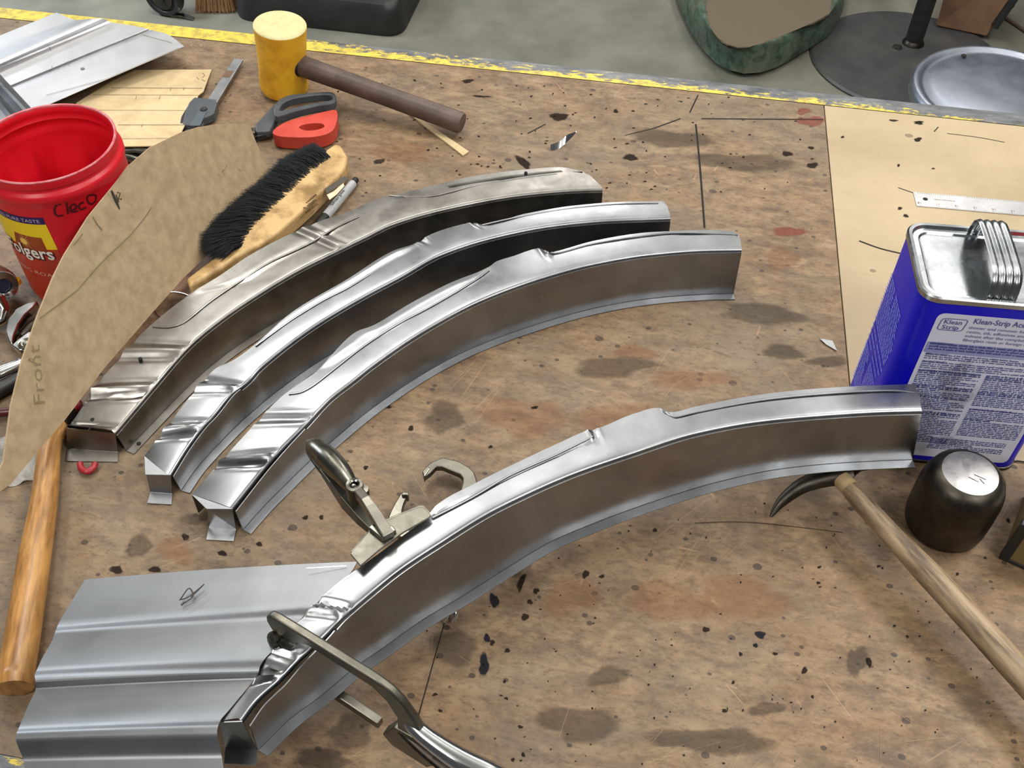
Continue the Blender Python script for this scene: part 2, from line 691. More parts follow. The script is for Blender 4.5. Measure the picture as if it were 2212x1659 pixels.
# stains, kerfs, a painted shadow line and scratches of the bench top
def blot(m, px, py, rx, ry, rot=0, n=14, z=.0004, wob=.35):
    c = P(px, py, z)
    e1 = (P(px + 1, py, z) - c)
    e2 = (P(px, py + 1, z) - c)
    vs, at, fs = [c], [1.0], []
    ph = [rnd.uniform(0, 6.28) for _ in range(3)]
    for q, f in ((.55, .8), (1.0, 0.0)):
        for j in range(n):
            a = 2 * math.pi * j / n
            w = 1 + wob * (.5 * math.sin(2 * a + ph[0]) + .35 * math.sin(3 * a + ph[1]) + .3 * math.sin(5 * a + ph[2]))
            x, y = rx * q * w * math.cos(a), ry * q * w * math.sin(a)
            x, y = x * math.cos(rot) - y * math.sin(rot), x * math.sin(rot) + y * math.cos(rot)
            vs.append(c + e1 * x + e2 * y)
            at.append(f)
    for j in range(n):
        k = (j + 1) % n
        fs += [(0, 1 + j, 1 + k), (1 + j, 1 + n + j, 1 + n + k, 1 + k)]
    m.add(vs, fs)
    m.attr = (m.attr or []) + at


dark, grey, inkb, orng, pale = M(), M(), M(), M(), M()
for a in [(820, 348, 16, 7), (1010, 175, 16, 6), (1208, 252, 24, 13), (1330, 240, 8, 5), (1130, 350, 26, 12, .6), (1362, 340, 20, 10),
          (1755, 357, 20, 7), (1752, 319, 9, 5), (1700, 332, 14, 8), (1040, 208, 26, 3, .08),
          (1983, 301, 10, 6), (1941, 357, 5, 4), (1957, 466, 8, 5), (1944, 450, 8, 4), (2016, 364, 5, 3), (1820, 296, 5, 4), (1985, 266, 12, 4),
          (1985, 263, 12, 3), (1930, 260, 14, 3),
          (1127, 1255, 10, 26, .3), (1068, 1298, 14, 22), (1046, 1436, 16, 30), (1052, 1378, 8, 14), (1643, 1371, 13, 13), (1632, 1394, 6, 7),
          (1738, 1448, 10, 9), (1525, 1360, 9, 9), (1600, 1413, 6, 5), (1675, 1412, 7, 5), (1584, 1474, 6, 5), (1768, 1259, 6, 5), (1898, 1223, 5, 4),
          (1877, 1430, 8, 16), (1932, 1352, 5, 4), (1960, 1375, 5, 4), (1565, 1535, 9, 5), (1755, 1505, 5, 5), (250, 1230, 18, 14), (335, 1230, 15, 10),
          (1158, 1276, 10, 8), (1145, 1300, 8, 8), (1135, 1332, 12, 8), (1064, 1388, 8, 8), (1096, 1405, 10, 6), (1090, 1472, 5, 5), (1093, 1508, 5, 4),
          (1124, 1570, 7, 5), (951, 1535, 6, 5), (940, 1500, 8, 4), (1130, 1630, 6, 6), (1108, 1641, 6, 5), (838, 878, 10, 6), (888, 925, 9, 7),
          (790, 1010, 8, 6), (730, 1030, 9, 8), (660, 1118, 9, 7), (694, 1117, 7, 6), (400, 1160, 12, 10), (480, 1195, 15, 7), (560, 1175, 10, 6),
          (1290, 980, 4, 4), (1060, 965, 7, 4), (1020, 1025, 6, 6), (1155, 880, 10, 5), (1300, 1245, 8, 6), (1415, 1145, 8, 5), (1265, 1240, 10, 12),
          (1770, 1225, 6, 4), (2128, 1205, 4, 4), (2068, 1240, 5, 4), (2178, 1124, 6, 7)]:
    (inkb if a[0] in (1046, 1068, 1052, 1643, 1632) else dark) and blot(inkb if a[0] in (1046, 1068, 1052, 1643, 1632) else dark, *a)
for _ in range(150):
    x, y = rnd.uniform(900, 2150), rnd.uniform(1080, 1650)
    blot(dark, x, y, rnd.uniform(1.5, 4.5), rnd.uniform(1.5, 4), 0, 8)
for _ in range(120):
    x, y = rnd.uniform(700, 1760), rnd.uniform(170, 420)
    blot(dark, x, y, rnd.uniform(2, 6), rnd.uniform(1.5, 3), 0, 8)
for a in [(1080, 640, 160, 40, -.3), (1330, 790, 120, 30, 0), (1650, 680, 120, 30), (960, 900, 60, 40), (1600, 350, 140, 30), (1450, 300, 120, 24),
          (1530, 1600, 180, 40), (1250, 1560, 120, 50), (760, 1580, 70, 50), (1310, 1460, 60, 30), (980, 1400, 60, 60), (1660, 1530, 60, 20),
          (1850, 1430, 30, 50), (420, 1120, 50, 20), (300, 1180, 40, 30), (1790, 780, 60, 20), (1690, 760, 60, 24), (700, 1640, 90, 30)]:
    blot(grey, *a)
for a in [(1250, 990, 40, 20), (1330, 900, 140, 40), (1130, 900, 120, 60), (1440, 1300, 120, 60), (1600, 1290, 140, 60), (860, 330, 110, 26), (1180, 700, 50, 20),
          (1370, 760, 60, 20), (380, 1190, 60, 40), (1500, 820, 120, 30), (1690, 560, 60, 30), (760, 1080, 50, 40), (1230, 1290, 80, 60)]:
    blot(orng, *a)
for a in [(385, 590, 40, 80, .6), (410, 560, 30, 40, .5)]:
    blot(pale, *a)
red_m = M()
for a in [(1752, 262, 34, 16), (1735, 240, 20, 10), (1700, 500, 40, 16)]:
    blot(red_m, *a)
STM = dict(dark=stain_mat('dark_stain', '#2a211b'), grey=stain_mat('grey_grime', '#51493f', .42, 16), ink=stain_mat('blue_black_ink', '#222228', .92),
           orange=stain_mat('orange_worn_wood', '#97694a', .25, 14), pale=stain_mat('pale_worn_patch', '#b8957f', .8, 25), red=stain_mat('red_paint_smudge', '#8a423c', .45, 30))
for mm, k in ((dark, 'dark'), (grey, 'grey'), (inkb, 'ink'), (orng, 'orange'), (pale, 'pale'), (red_m, 'red')):
    o = obj('stain', mm, STM[k], bench, flat=True)
    o['kind'] = 'stuff'
m = M()
for pts, w in [([(1515, 256), (1640, 257), (1778, 258)], .0022), ([(1503, 268), (1512, 360), (1522, 492)], .0026), ([(1508, 205), (1490, 243)], .002),
               ([(1412, 277), (1470, 256)], .002), ([(1350, 292), (1412, 277)], .0014), ([(1140, 288), (1178, 268)], .0018),
               ([(1940, 405), (1972, 416)], .0012), ([(1856, 520), (1900, 536), (1945, 547)], .0022), ([(2046, 288), (2110, 296), (2170, 307)], .001),
               ([(2018, 284), (2027, 274)], .0015), ([(2185, 1000), (2200, 996), (2240, 1004)], .0022), ([(1500, 1130), (1620, 1128), (1820, 1150)], .0008),  # the long line before the front rail paints its shadow on the board
               ([(1080, 1250), (1010, 1290)], .001), ([(960, 1345), (900, 1560)], .001)]:
    obj('kerf_and_shade_line', M().ribbon(smooth_path([P(x, y, .0005) for x, y in pts], 4), w), MAT['hole'], bench, flat=True)
m = M()
for _ in range(26):
    x, y = rnd.uniform(900, 2100), rnd.uniform(700, 1640)
    a, L = rnd.choice([.9, -.6, .2, 1.4]) + rnd.uniform(-.3, .3), rnd.uniform(25, 90)
    m.ribbon([P(x, y, .0005), P(x + L * math.cos(a), y - L * math.sin(a), .0005)], .0003)
o = obj('scratch', m, plain('pale_scratch', '#a08167', None, .6), bench, flat=True)
o['kind'] = 'stuff'


# ================================================================== things on the floor behind the bench
def rounded(pts, r, n=6):
    out = []
    k = len(pts)
    for i in range(k):
        p, a, b = pts[i], pts[i - 1], pts[(i + 1) % k]
        da, db = (a - p), (b - p)
        ra = min(r if not isinstance(r, (list, tuple)) else r[i], da.length * .49, db.length * .49)
        s, e = p + da.normalized() * ra, p + db.normalized() * ra
        for j in range(n + 1):
            t = j / n
            out.append(s * (1 - t)**2 + p * 2 * t * (1 - t) + e * t * t)
    return out


def loft(m, rings, cap=True):
    m.grid(rings, True, cap)
    return m


def shrink(poly, d, z):
    c = sum(poly, Vector()) / len(poly)
    return [Vector((c.x + (p.x - c.x) * (1 - d), c.y + (p.y - c.y) * (1 - d), z)) for p in poly]


# black machine base
q0, q1 = P(512, 44, FLOOR), P(868, 84, FLOOR)
dv = V(-.1, .75, 0)
poly = rounded([q0, q1, q1 + V(.12, .7, 0), q0 + dv], [.05, .07, .05, .05])
m = M()
loft(m, [shrink(poly, .01, FLOOR), shrink(poly, 0, FLOOR + .012), shrink(poly, .02, FLOOR + .085), shrink(poly, .045, FLOOR + .105), shrink(poly, .08, FLOOR + .108)])
t = thing('machine_base', 'big black machine base with rounded corners standing behind the yellow mallet', 'machine base', (q0 + q1) / 2)
obj('base_block', m, plain('dusty_black_casting', '#1d1d1d', '#2b2a29', .5, 14, 0, .2), t, smooth=50)
m = M().lathe(sum(poly, Vector()) / len(poly), [(.06, .10), (.06, .5), (0, .5)], 20)
obj('column', m, MAT['frame'], t)

# green cast base
out = [(1456, -70), (1462, 0), (1490, 64), (1546, 142), (1600, 167), (1656, 158), (1790, 78), (1818, 30), (1822, -30)]
tp = [(1524, -70), (1513, 0), (1531, 54), (1560, 98), (1592, 108), (1616, 105), (1664, 88), (1774, 41), (1800, 22), (1806, -30)]


def star2(pts, z, back, n=72):
    poly = [P(x, y, z) for x, y in pts] + [P(x, y, z) for x, y in back]
    c = P(1650, -30, z)
    out_ = []
    for i in range(n):
        a = 2 * math.pi * i / n
        d = V(math.cos(a), math.sin(a), 0)
        best = .01
        for j in range(len(poly)):
            p, e = poly[j], poly[(j + 1) % len(poly)] - poly[j]
            den = d.x * e.y - d.y * e.x
            if abs(den) > 1e-12:
                w = p - c
                t_, s_ = (w.x * e.y - w.y * e.x) / den, (w.x * d.y - w.y * d.x) / den
                if t_ > best and -1e-6 <= s_ <= 1 + 1e-6:
                    best = t_
        out_.append(best)
    for _ in range(2):
        out_ = [(out_[i - 1] + 2 * out_[i] + out_[(i + 1) % n]) / 4 for i in range(n)]
    return [c + V(math.cos(2 * math.pi * i / n), math.sin(2 * math.pi * i / n), 0) * q for i, q in enumerate(out_)]


bot = star2(out, FLOOR + .018, [(1760, -150), (1540, -160)])
topr = star2(tp, FLOOR + .115, [(1750, -140), (1556, -150)])
pb = bot


def between(s, z):
    return [V(a.x + (b.x - a.x) * s, a.y + (b.y - a.y) * s, z) for a, b in zip(bot, topr)]


m = M()
loft(m, [bot, between(-.06, FLOOR + .032), between(.10, FLOOR + .072), between(.50, FLOOR + .105), between(.8, FLOOR + .113), topr], True)
k = Mat('green_paint_casting')
nz = k.noise(k.vec(), 26, 7, .7, .5)
big = k.noise(k.vec(), 6, 4, .6)
c = k.ramp(nz, [(.30, srgb('#1b241d')), (.45, srgb('#384c3c')), (.6, srgb('#52695a')), (.75, srgb('#666f5f'))])
k.col(k.mix(k.ramp(big, [(.45, 0.0), (.62, .55)]), c, srgb('#6a6658')))
k.rough(.5)
k.bump(nz, .3, .004)
t = thing('machine_base', 'heavy green painted machine base with a dusty brown top behind the bench', 'machine base', P(1600, 150, FLOOR))
obj('base_block', m, k.m, t, smooth=60)
m = M()
m.prism(shrink(pb, .45, FLOOR), Z * .0185)
obj('foot_plate', m, MAT['black'], t, flat=True)
m = M()
cen_ = sum(topr, Vector()) / len(topr) + Z * .0008
ra_, rb_ = [p + Z * .0008 for p in between(1.35, FLOOR + .115)], [p + Z * .0008 for p in between(.93, FLOOR + .115)]
nn0 = len(ra_)
m.add([cen_] + ra_ + rb_, [(0, 1 + i, 1 + (i + 1) % nn0) for i in range(nn0)] + [(1 + i, 1 + nn0 + i, 1 + nn0 + (i + 1) % nn0, 1 + (i + 1) % nn0) for i in range(nn0)])
m.attr = [1.2] + [.85] * nn0 + [.15] * nn0
obj('dust_layer', m, stain_mat('brown_dust', '#6a6051', .95, 30), t, flat=True)
c0 = sum(pb, Vector()) / len(pb)
m = M().lathe((c0.x, c0.y + .05, FLOOR + .116), [(.10, 0), (.075, .05), (.06, .4), (0, .4)], 24)
obj('pedestal', m, k.m, t)

# round steel plate stand with a post
pc = V(1.28, 3.02, FLOOR)
t = thing('post_stand', 'dark round steel floor plate carrying a black post', 'stand', pc)
m = M().lathe(pc, [(0, 0), (.310, 0), (.312, .006), (.305, .012), (.06, .014), (0, .014)], 64)
obj('round_plate', m, plain('dark_grey_plate', '#48484a', '#5a5957', .5, 7, .5, .1), t)
pp = P(1972, 94, FLOOR + .013)
m = M().lathe(pp, [(.036, 0), (.035, .006), (.031, .012), (.029, .016)], 24)
obj('weld_collar', m, MAT['dark_steel'], t)
m = M().tube([pp, pp + Z * .75], .0285, 20)
obj('post', m, MAT['black'], t)
m = M().lathe(P(1938, 103, FLOOR + .014), [(.016, 0), (.014, .006), (.006, .007), (0, .007)], 14)
obj('bolt', m, MAT['nickel'], t)

# domed steel stool
sc_ = P(2166, 196, -.36)
t = thing('stool', 'stool with a domed pale blue grey metal seat behind the bench edge', 'stool', (sc_.x, sc_.y, FLOOR))
m = M().lathe(sc_, [(.0, .012), (.06, .0115), (.12, .008), (.150, .002), (.165, -.006), (.172, -.004), (.180, .002), (.189, .000), (.195, -.012), (.193, -.028), (.185, -.03)], 72)
obj('seat', m, sheet_metal('blue_grey_steel', '#8c929e', '#a0a6b2', .36, .48, 10), t, smooth=70)
m = M().tube([V(sc_.x - .05, sc_.y + .13, sc_.z + .0075), V(sc_.x - .05, sc_.y + .13, sc_.z + .0095)], .006, 12)
obj('seat_hole', m, MAT['hole'], t)
for a in (.6, 2.2, 3.8, 5.4):
    m = M().tube([sc_ + V(.10 * math.cos(a), .10 * math.sin(a), -.01), V(sc_.x + .18 * math.cos(a), sc_.y + .18 * math.sin(a), FLOOR)], .012, 10)
    obj('leg', m, MAT['frame'], t)
m = M()
ringp = [sc_ + V(.145 * math.cos(i * math.pi / 18), .145 * math.sin(i * math.pi / 18), -.33) for i in range(37)]
m.tube(ringp, .007, 8)
obj('foot_ring', m, MAT['frame'], t)

# brown box with a dark strap and wire loop
b0, b1 = P(2022, 56, FLOOR + .015), P(2131, 79, FLOOR + .015)
ex = (b1 - b0)
ey = V(-ex.y, ex.x, 0).normalized()
t = thing('brown_box', 'rusty brown box behind the black post, with a dark corner strap', 'box', (b0 + b1) / 2)
tops = [b0 + V(-.02, 0, .3), b1 + V(.075, .0, .3)]
m = M().grid([[b0, b1, b1 + ey * .22 + ex * .1, b0 + ey * .22], [tops[0], tops[1], tops[1] + ey * .22, tops[0] + ey * .22]], True, True)
obj('box_body', m, plain('rusty_brown', '#5f4633', '#7b5c43', .6, 9, 0, .1), t, flat=True, bevel=.004)
m = M()
for i in range(1):
    e0, e1 = b1 + ex.normalized() * .012, tops[1] + ex.normalized() * .012
    m.tube([e0 + Z * .04, e1], .021, 10, True, (1, .5))
obj('corner_strap', m, MAT['black'], t)
lp = [PY(x, y, b1.y + .02) for x, y in ((2182, -10), (2190, 3), (2189, 14), (2178, 20))]
obj('wire_loop', M().tube(smooth_path(lp, 5), .0035, 8), MAT['black'], t)
m = M().tube([P(2168, 36, FLOOR + .006), P(2290, 118, FLOOR + .006)], .006, 8)
tag(obj('rod', m, MAT['dark_wood'], None, P(2168, 36, FLOOR)), 'thin brown rod lying on the floor beside the rusty box', 'rod')

# caster wheel at the upper border
wc = P(365, 31, FLOOR)
t = thing('caster', 'black caster wheel on the floor at the top border above the ribbed panel', 'wheel', wc)
ax = V(.94, -.34, 0).normalized()
fw = V(-.30, -.95, 0).normalized()
rot = Matrix.Rotation(math.atan2(fw.y, fw.x), 3, 'Z') @ Matrix.Rotation(rad(90), 3, 'Y')
m = M().lathe(wc + Z * .068, [(.0, -.02), (.05, -.02), (.062, -.022), (.068, -.012), (.068, .012), (.062, .022), (.05, .02), (.046, .014), (.0, .014)], 40, rot)
obj('tyre', m, plain('black_rubber', '#1a1a1b', '#252525', .5, 20), t)
m = M().lathe(wc + Z * .068, [(.043, .012), (.040, .021), (.014, .022), (.012, .03), (0, .03)], 28, rot)
obj('hub', m, plain('brown_black_hub', '#2a241e', '#3a332c', .5, 20), t)
m = M().box(wc + V(.12, .06, .13), V(.13, .02, 0), V(-.01, .02, 0), Z * .012)
obj('axle_bracket', m, MAT['black'], t, flat=True, bevel=.002)
cc = P(402, 39, FLOOR)
m = M()
pts = smooth_path([cc + V(-.05, .012, .006), cc + V(-.01, 0, .012), cc + V(.03, -.012, .004)], 5)
m.ribbon(pts, .02)
tag(obj('metal_chip', m, MAT['chrome'], None, cc, solid=.001), 'shiny metal chip on the floor below the caster wheel', 'scrap')

# straw broom head
bc = P(470, 22, FLOOR)
t = thing('broom', 'brown straw broom head between the caster wheel and the black machine base', 'broom', bc)
m = M()
for i in range(700):
    x = rnd.uniform(-.055, .055)
    y = rnd.uniform(-.02, .02)
    b = bc + V(x * 1.15 + rnd.gauss(0, .004), y * 1.3 + rnd.gauss(0, .004) , .002 + rnd.random() * .01)
    tpt = bc + V(x * .8, y + .06, .20)
    m.ribbon([b, (b + tpt) / 2 + V(rnd.gauss(0, .003), 0, 0), tpt], .0025, V(0, -1, .2))
o = obj('straw', m, plain('brown_straw', '#6b4a2c', '#87633d', .7, 40), t, flat=True)
o['kind'] = 'stuff'
m = M().box(bc + V(0, .065, .21), V(.055, 0, 0), V(0, .022, .006), V(0, .0, .03))
obj('broom_block', m, MAT['dark_wood'], t, flat=True, bevel=.004)

# ================================================================== curved rails
def rail(label, loc, tf, tb, off, zt, zb, lip, bumps, fill, endpl, mat, tilt=((0, 0),), gap=((0, 0),), bf=None, bfoff=None,
         fw=.011, xr=None, inner=None, holes=(), N=300, creases=()):
    yf, yb, fo, fz, fb = pchip(tf), pchip(tb), pchip(off), pchip(zt), lin(zb)
    fl, fd = lin([(a, b) for a, b, _ in lip]), lin([(a, c) for a, _, c in lip])
    ft, fg = lin(tilt), lin(gap)
    x0, x1 = xr
    t = thing('curved_rail', label, 'rail', loc, 'curved sheet metal rails')
    XS = [x0 + (x1 - x0) * i / N for i in range(N + 1)]
    TFs = [P(x, yf(x), fz(x)) for x in XS]
    top, wall, flange, iw, ifl = [], [], [], [], []
    r = .0042
    fbf = pchip(bf) if bf else None
    fbo = lin(bfoff) if bfoff else None
    K = 22
    SM = []
    for i in range(N + 1):
        w = min(K, i, N - i)
        SM.append(sum(TFs[i - w:i + w + 1], Vector()) / (2 * w + 1))
    for i, x in enumerate(XS):
        a, b = SM[max(i - 3, 0)], SM[min(i + 3, N)]
        tg = (b - a)
        tg.z = 0
        tg.normalize()
        no = V(tg.y, -tg.x, 0)                       # outward, towards the camera
        TF = TFs[i]
        xb = x - fo(x)
        TB = P(xb, yb(xb), fz(x))
        L, D = fl(xb), fd(xb)
        inner_p = TF - no * r
        fr = [0, L * .5, L, min(L + .075, .56)]
        fr += [fr[3] + (1 - fr[3]) * q for q in (.2, .4, .6, .8, 1)]
        row = []
        for j, q in enumerate(fr):
            p = TB.lerp(inner_p, q)
            dz = -D if j <= 2 else 0
            for bx, bw, bh, bs in bumps:
                loc_ = bs == 99
                s = (x - bx - (0 if loc_ else bs) * (1 - q)) / bw
                if abs(s) < 2.2:
                    dz += bh * (math.exp(-s * s * 3) - .45 * math.exp(-(abs(s) - 1.15)**2 * 6)) * ((1 if q < .97 else .5) if not loc_ else max(0, 1 - q * 2.2))
            crown = .0006 * math.sin(math.pi * q)
            row.append(p + Z * (dz + crown))
        if D > 0:
            row.insert(0, TB - Z * (D + .003) - no * .0006)
        else:
            row.insert(0, TB - Z * .003 - no * .0006)
        cen = inner_p - Z * r
        for k in (1, 2, 3, 4):
            ph = k / 4 * math.pi / 2
            row.append(cen + Z * (r * math.cos(ph)) + no * (r * math.sin(ph)))
        top.append(row)
        zb_ = fb(x)
        if fbf:
            xq = x + fbo(x)
            BF = P(xq, fbf(xq), zb_)
        else:
            BF = V(SM[i].x, SM[i].y, zb_) + no * (ft(x) + .0015)
        W0 = TF - Z * (r + .0002) + no * fg(x)
        wrow = [W0.lerp(BF + Z * .0014, q) for q in (0, .25, .5, .75, 1)]
        if fg(x) > .001:
            wrow = [W0 + Z * .003 - no * .0] + wrow
        else:
            wrow = [W0 + Z * .0001] + wrow
        wall.append(wrow)
        f2 = fw
        flange.append([BF + Z * .0014, BF + no * .0007, BF + no * f2])
        BB = V(TB.x, TB.y, zb_) - no * .001
        iw.append([TB - Z * (D + .003) - no * .0006, BB + Z * .001])
        ifl.append([BB + Z * .0005, BB - no * .008 + Z * .0003])
    for line in creases:
        q = smooth_path([V(x, y, 0) for x, y in line], 4)
        flat_top = [(proj(p), p) for rw in top[::2] for p in rw[1:-4]]
        pts = []
        for s_ in q:
            zz = sorted(((a[0] - s_.x)**2 + (a[1] - s_.y)**2, p.z) for a, p in flat_top)[:3]
            pts.append((s_, sum(z_ for _, z_ in zz) / 3))
        zs = [z_ for _, z_ in pts]
        zs = [sum(zs[max(0, i - 2):i + 3]) / len(zs[max(0, i - 2):i + 3]) for i in range(len(zs))]
        pp_ = [P(s_.x, s_.y, z_ + .0005) for (s_, _), z_ in zip(pts, zs)]
        obj('joggle_crease', M().tube(pp_, .0013, 8, True, (1, .8)), mat, t)
    m = M().grid(top)
    if fill:
        m.poly([P(*q) for q in fill])
    obj('top_plate', m, mat, t, solid=.001)
    obj('outer_wall', M().grid(wall), mat, t, solid=.001)
    obj('outer_flange', M().grid(flange), mat, t, solid=.0008, smooth=30)
    obj('inner_wall', M().grid(iw), mat, t, solid=.001)
    if inner:
        k0, k1 = int(inner[0] * N), int(inner[1] * N)
        obj('inner_flange', M().grid(ifl[k0:k1 + 1]), mat, t, solid=.001)
    # end tab: upright plate, fold, foot
    (ta, tb_), (fa, fb2), (la, lb) = endpl
    A = [P(*ta), P(*tb_), P(*fa), P(*fb2), P(*la), P(*lb)]
    up_ = Z * .0012
    obj('end_tab', M().grid([[A[0], A[1]], [A[2] + up_, A[3] + up_], [A[2], A[3]]]), mat, t, solid=.0008, flat=True)
    obj('end_foot', M().grid([[A[2] + up_ * .4, A[3] + up_ * .4], [A[4] + up_ * .3, A[5] + up_ * .3]]), mat, t, solid=.0008, flat=True)
    for hx, hy, hz, hr in holes:
        c = P(hx, hy, hz)
        obj('rivet_hole', M().lathe(c, [(0, .0014), (hr * .9, .0014), (hr, .001), (hr, -.002 if hz > .01 else .0)], 14), MAT['hole'], t)
    return t


A_tf = [(249, 935), (330, 839), (396, 762), (421, 737), (484, 686), (530, 654), (646, 583), (728, 542), (800, 507), (845, 485), (989, 445), (1134, 420), (1260, 410), (1302, 409)]
A_tb = [(146, 921), (153, 914), (184, 869), (198, 846), (272, 758), (282, 746), (327, 701), (368, 667), (408, 638), (467, 603), (543, 552), (646, 499),
        (707, 474), (736, 465), (800, 436), (841, 421), (917, 401), (1025, 376), (1134, 362), (1206, 357), (1262, 368), (1288, 390)]
rail('back rail of tarnished sheet metal with rivet holes, farthest of the curved rails', P(249, 950),
     A_tf, A_tb, [(249, 103), (330, 130), (396, 124), (484, 116), (646, 100), (845, 70), (1134, 52), (1302, 40)],
     [(249, .0286), (430, .043), (700, .055), (1000, .066), (1302, .067)], [(0, .0008)],
     [(396, .02, 0), (424, .04, -.0016), (450, .30, -.0018), (480, .48, -.0018), (560, .48, -.0018), (700, .40, -.0015), (790, .06, 0), (835, .04, 0), (860, .12, .003), (960, .28, .003), (1060, .33, .003), (1262, .2, .003)],
     [(396, 13, .0035, 0), (330, 11, .0035, 0), (314, 8, -.0025, 6), (249, 8, .003, 0), (740, 12, .002, 0)],
     None, (((143, 925, .030), (249, 936, .0275)), ((146, 970, .002), (255, 977, .002)), ((142, 996, .0012), (255, 998, .0012))),
     MAT['oldsheet'], tilt=[(249, .003), (430, .003), (1300, .003)], xr=(249, 1302), inner=None,
     creases=[[(330, 705), (350, 707), (370, 706), (390, 700), (408, 689), (459, 648), (527, 602), (584, 566), (666, 527), (728, 490), (775, 468)], [(841, 422), (870, 424), (930, 424), (980, 413), (1025, 402), (1134, 383), (1200, 375), (1258, 370)]],
     holes=[(200, 907, .030, .0022), (303, 776, .042, .0022), (471, 623, .047, .0022), (638, 522, .055, .002), (718, 493, .057, .002), (300, 959, .0012, .0024), (1136, 374, .0675, .0022)])

B_tf = [(369, 1026), (406, 966), (445, 915), (459, 901), (507, 845), (524, 833), (544, 816), (558, 800), (580, 780), (679, 705), (787, 640), (870, 596), (953, 550), (1062, 514), (1206, 486), (1315, 476), (1423, 472), (1449, 471)]
B_tb = [(312, 985), (351, 934), (392, 880), (428, 835), (438, 824), (469, 794), (500, 780), (512, 773), (642, 669), (751, 605), (845, 546), (903, 523), (910, 518), (917, 514), (931, 506), (1010, 482), (1022, 480), (1036, 483), (1134, 459), (1242, 441), (1351, 433), (1434, 432), (1442, 438)]
rail('second curved rail from the back, bright steel with a mirror bright cut end', P(369, 1050),
     B_tf, B_tb, [(369, 57), (437, 84), (512, 83), (580, 78), (679, 66), (845, 48), (1062, 34), (1300, 22), (1449, 12)],
     [(369, .026), (560, .043), (800, .055), (1100, .066), (1449, .067)], [(0, .0008)],
     [(560, .04, 0), (600, .10, -.0014), (640, .14, -.0016), (860, .16, -.0016), (905, .05, 0), (1025, .05, 0), (1050, .2, .002), (1250, .2, .002), (1440, .2, .002)],
     [(512, 11, .0035, 0), (437, 10, .0035, 4), (425, 8, -.0025, 0), (950, 8, -.002, 99), (1056, 7, -.002, 99)],
     [(312, 985, .026), (314, 1025, .026), (369, 1026, .026)], (((316, 1026, .0255), (369, 1027, .0255)), ((325, 1064, .002), (372, 1067, .002)), ((318, 1087, .0012), (371, 1090, .0012))),
     MAT['sheet'], tilt=[(369, .003)], gap=[(369, .002), (480, .002), (560, 0)], xr=(369, 1449),
     creases=[[(552, 747), (600, 712), (642, 683), (700, 648), (751, 622), (800, 592)], [(1042, 486), (1134, 466), (1242, 449), (1351, 440), (1422, 439)]])

C_tf = [(502, 1099), (589, 992), (674, 905), (715, 862), (769, 820), (800, 795), (922, 712), (1044, 647), (1166, 602), (1288, 569), (1410, 549), (1532, 540), (1603, 539)]
C_tb = [(414, 1068), (483, 990), (534, 934), (608, 857), (650, 826), (679, 806), (776, 716), (800, 708), (863, 672), (881, 661), (963, 618), (1060, 574), (1070, 566), (1109, 553), (1160, 537), (1172, 536), (1186, 542), (1200, 539), (1288, 515), (1410, 497), (1532, 493), (1585, 495), (1598, 505)]
rail('third curved rail from the back, new grey steel with clean folded flanges', P(502, 1120),
     C_tf, C_tb, [(502, 88), (589, 114), (671, 115), (769, 96), (922, 60), (1166, 35), (1400, 18), (1603, 6)],
     [(502, .034), (708, .0515), (922, .059), (1166, .0685), (1603, .068)], [(0, .0008)],
     [(690, .03, 0), (715, .12, -.0016), (745, .30, -.0018), (860, .3, -.0018), (1000, .25, -.0018), (1060, .05, 0), (1172, .05, 0), (1190, .3, .003), (1400, .3, .003), (1600, .3, .003)],
     [(589, 11, .0035, 0), (577, 8, -.002, 6), (671, 11, -.002, 4), (1205, 8, -.002, 99)],
     [(414, 1068, .034), (446, 1099, .034), (502, 1099, .034)], (((448, 1100, .0335), (502, 1100, .0335)), ((451, 1139, .002), (510, 1144, .002)), ((446, 1166, .0012), (505, 1169, .0012))),
     MAT['sheet'], tilt=[(502, .003)], gap=[(502, .0035), (590, .003), (690, 0)], xr=(502, 1603), inner=(.7, 1),
     creases=[[(624, 851), (650, 847), (679, 831), (715, 803), (787, 747), (860, 700), (920, 668), (980, 634), (1030, 603), (1056, 584)], [(1190, 546), (1212, 545), (1288, 525), (1410, 507), (1492, 503), (1594, 507)]])

D_tf = [(523, 1557), (556, 1513), (607, 1467), (645, 1427), (672, 1402), (708, 1369), (730, 1346), (790, 1293), (871, 1228), (953, 1174), (1061, 1107), (1100, 1087), (1236, 1026), (1371, 979), (1507, 936), (1642, 911), (1778, 898), (1914, 890), (1993, 888)]
D_tb = [(472, 1559), (512, 1510), (554, 1460), (559, 1439), (592, 1402), (645, 1343), (695, 1290), (730, 1259), (779, 1224), (860, 1165), (925, 1114), (942, 1095), (1028, 1046), (1115, 1003), (1200, 963), (1275, 930), (1292, 925), (1371, 893), (1420, 881), (1430, 882), (1448, 886), (1507, 873), (1642, 848), (1778, 834), (1914, 827), (1975, 825)]
D_bf = [(556, 1620), (627, 1551), (690, 1504), (775, 1434), (816, 1406), (911, 1339), (1006, 1282), (1101, 1222), (1190, 1169), (1281, 1130), (1416, 1081), (1552, 1040), (1688, 1012), (1823, 999), (1970, 992)]
D_zt = [(523, .120), (700, .128), (1000, .135), (1500, .137), (1993, .137)]
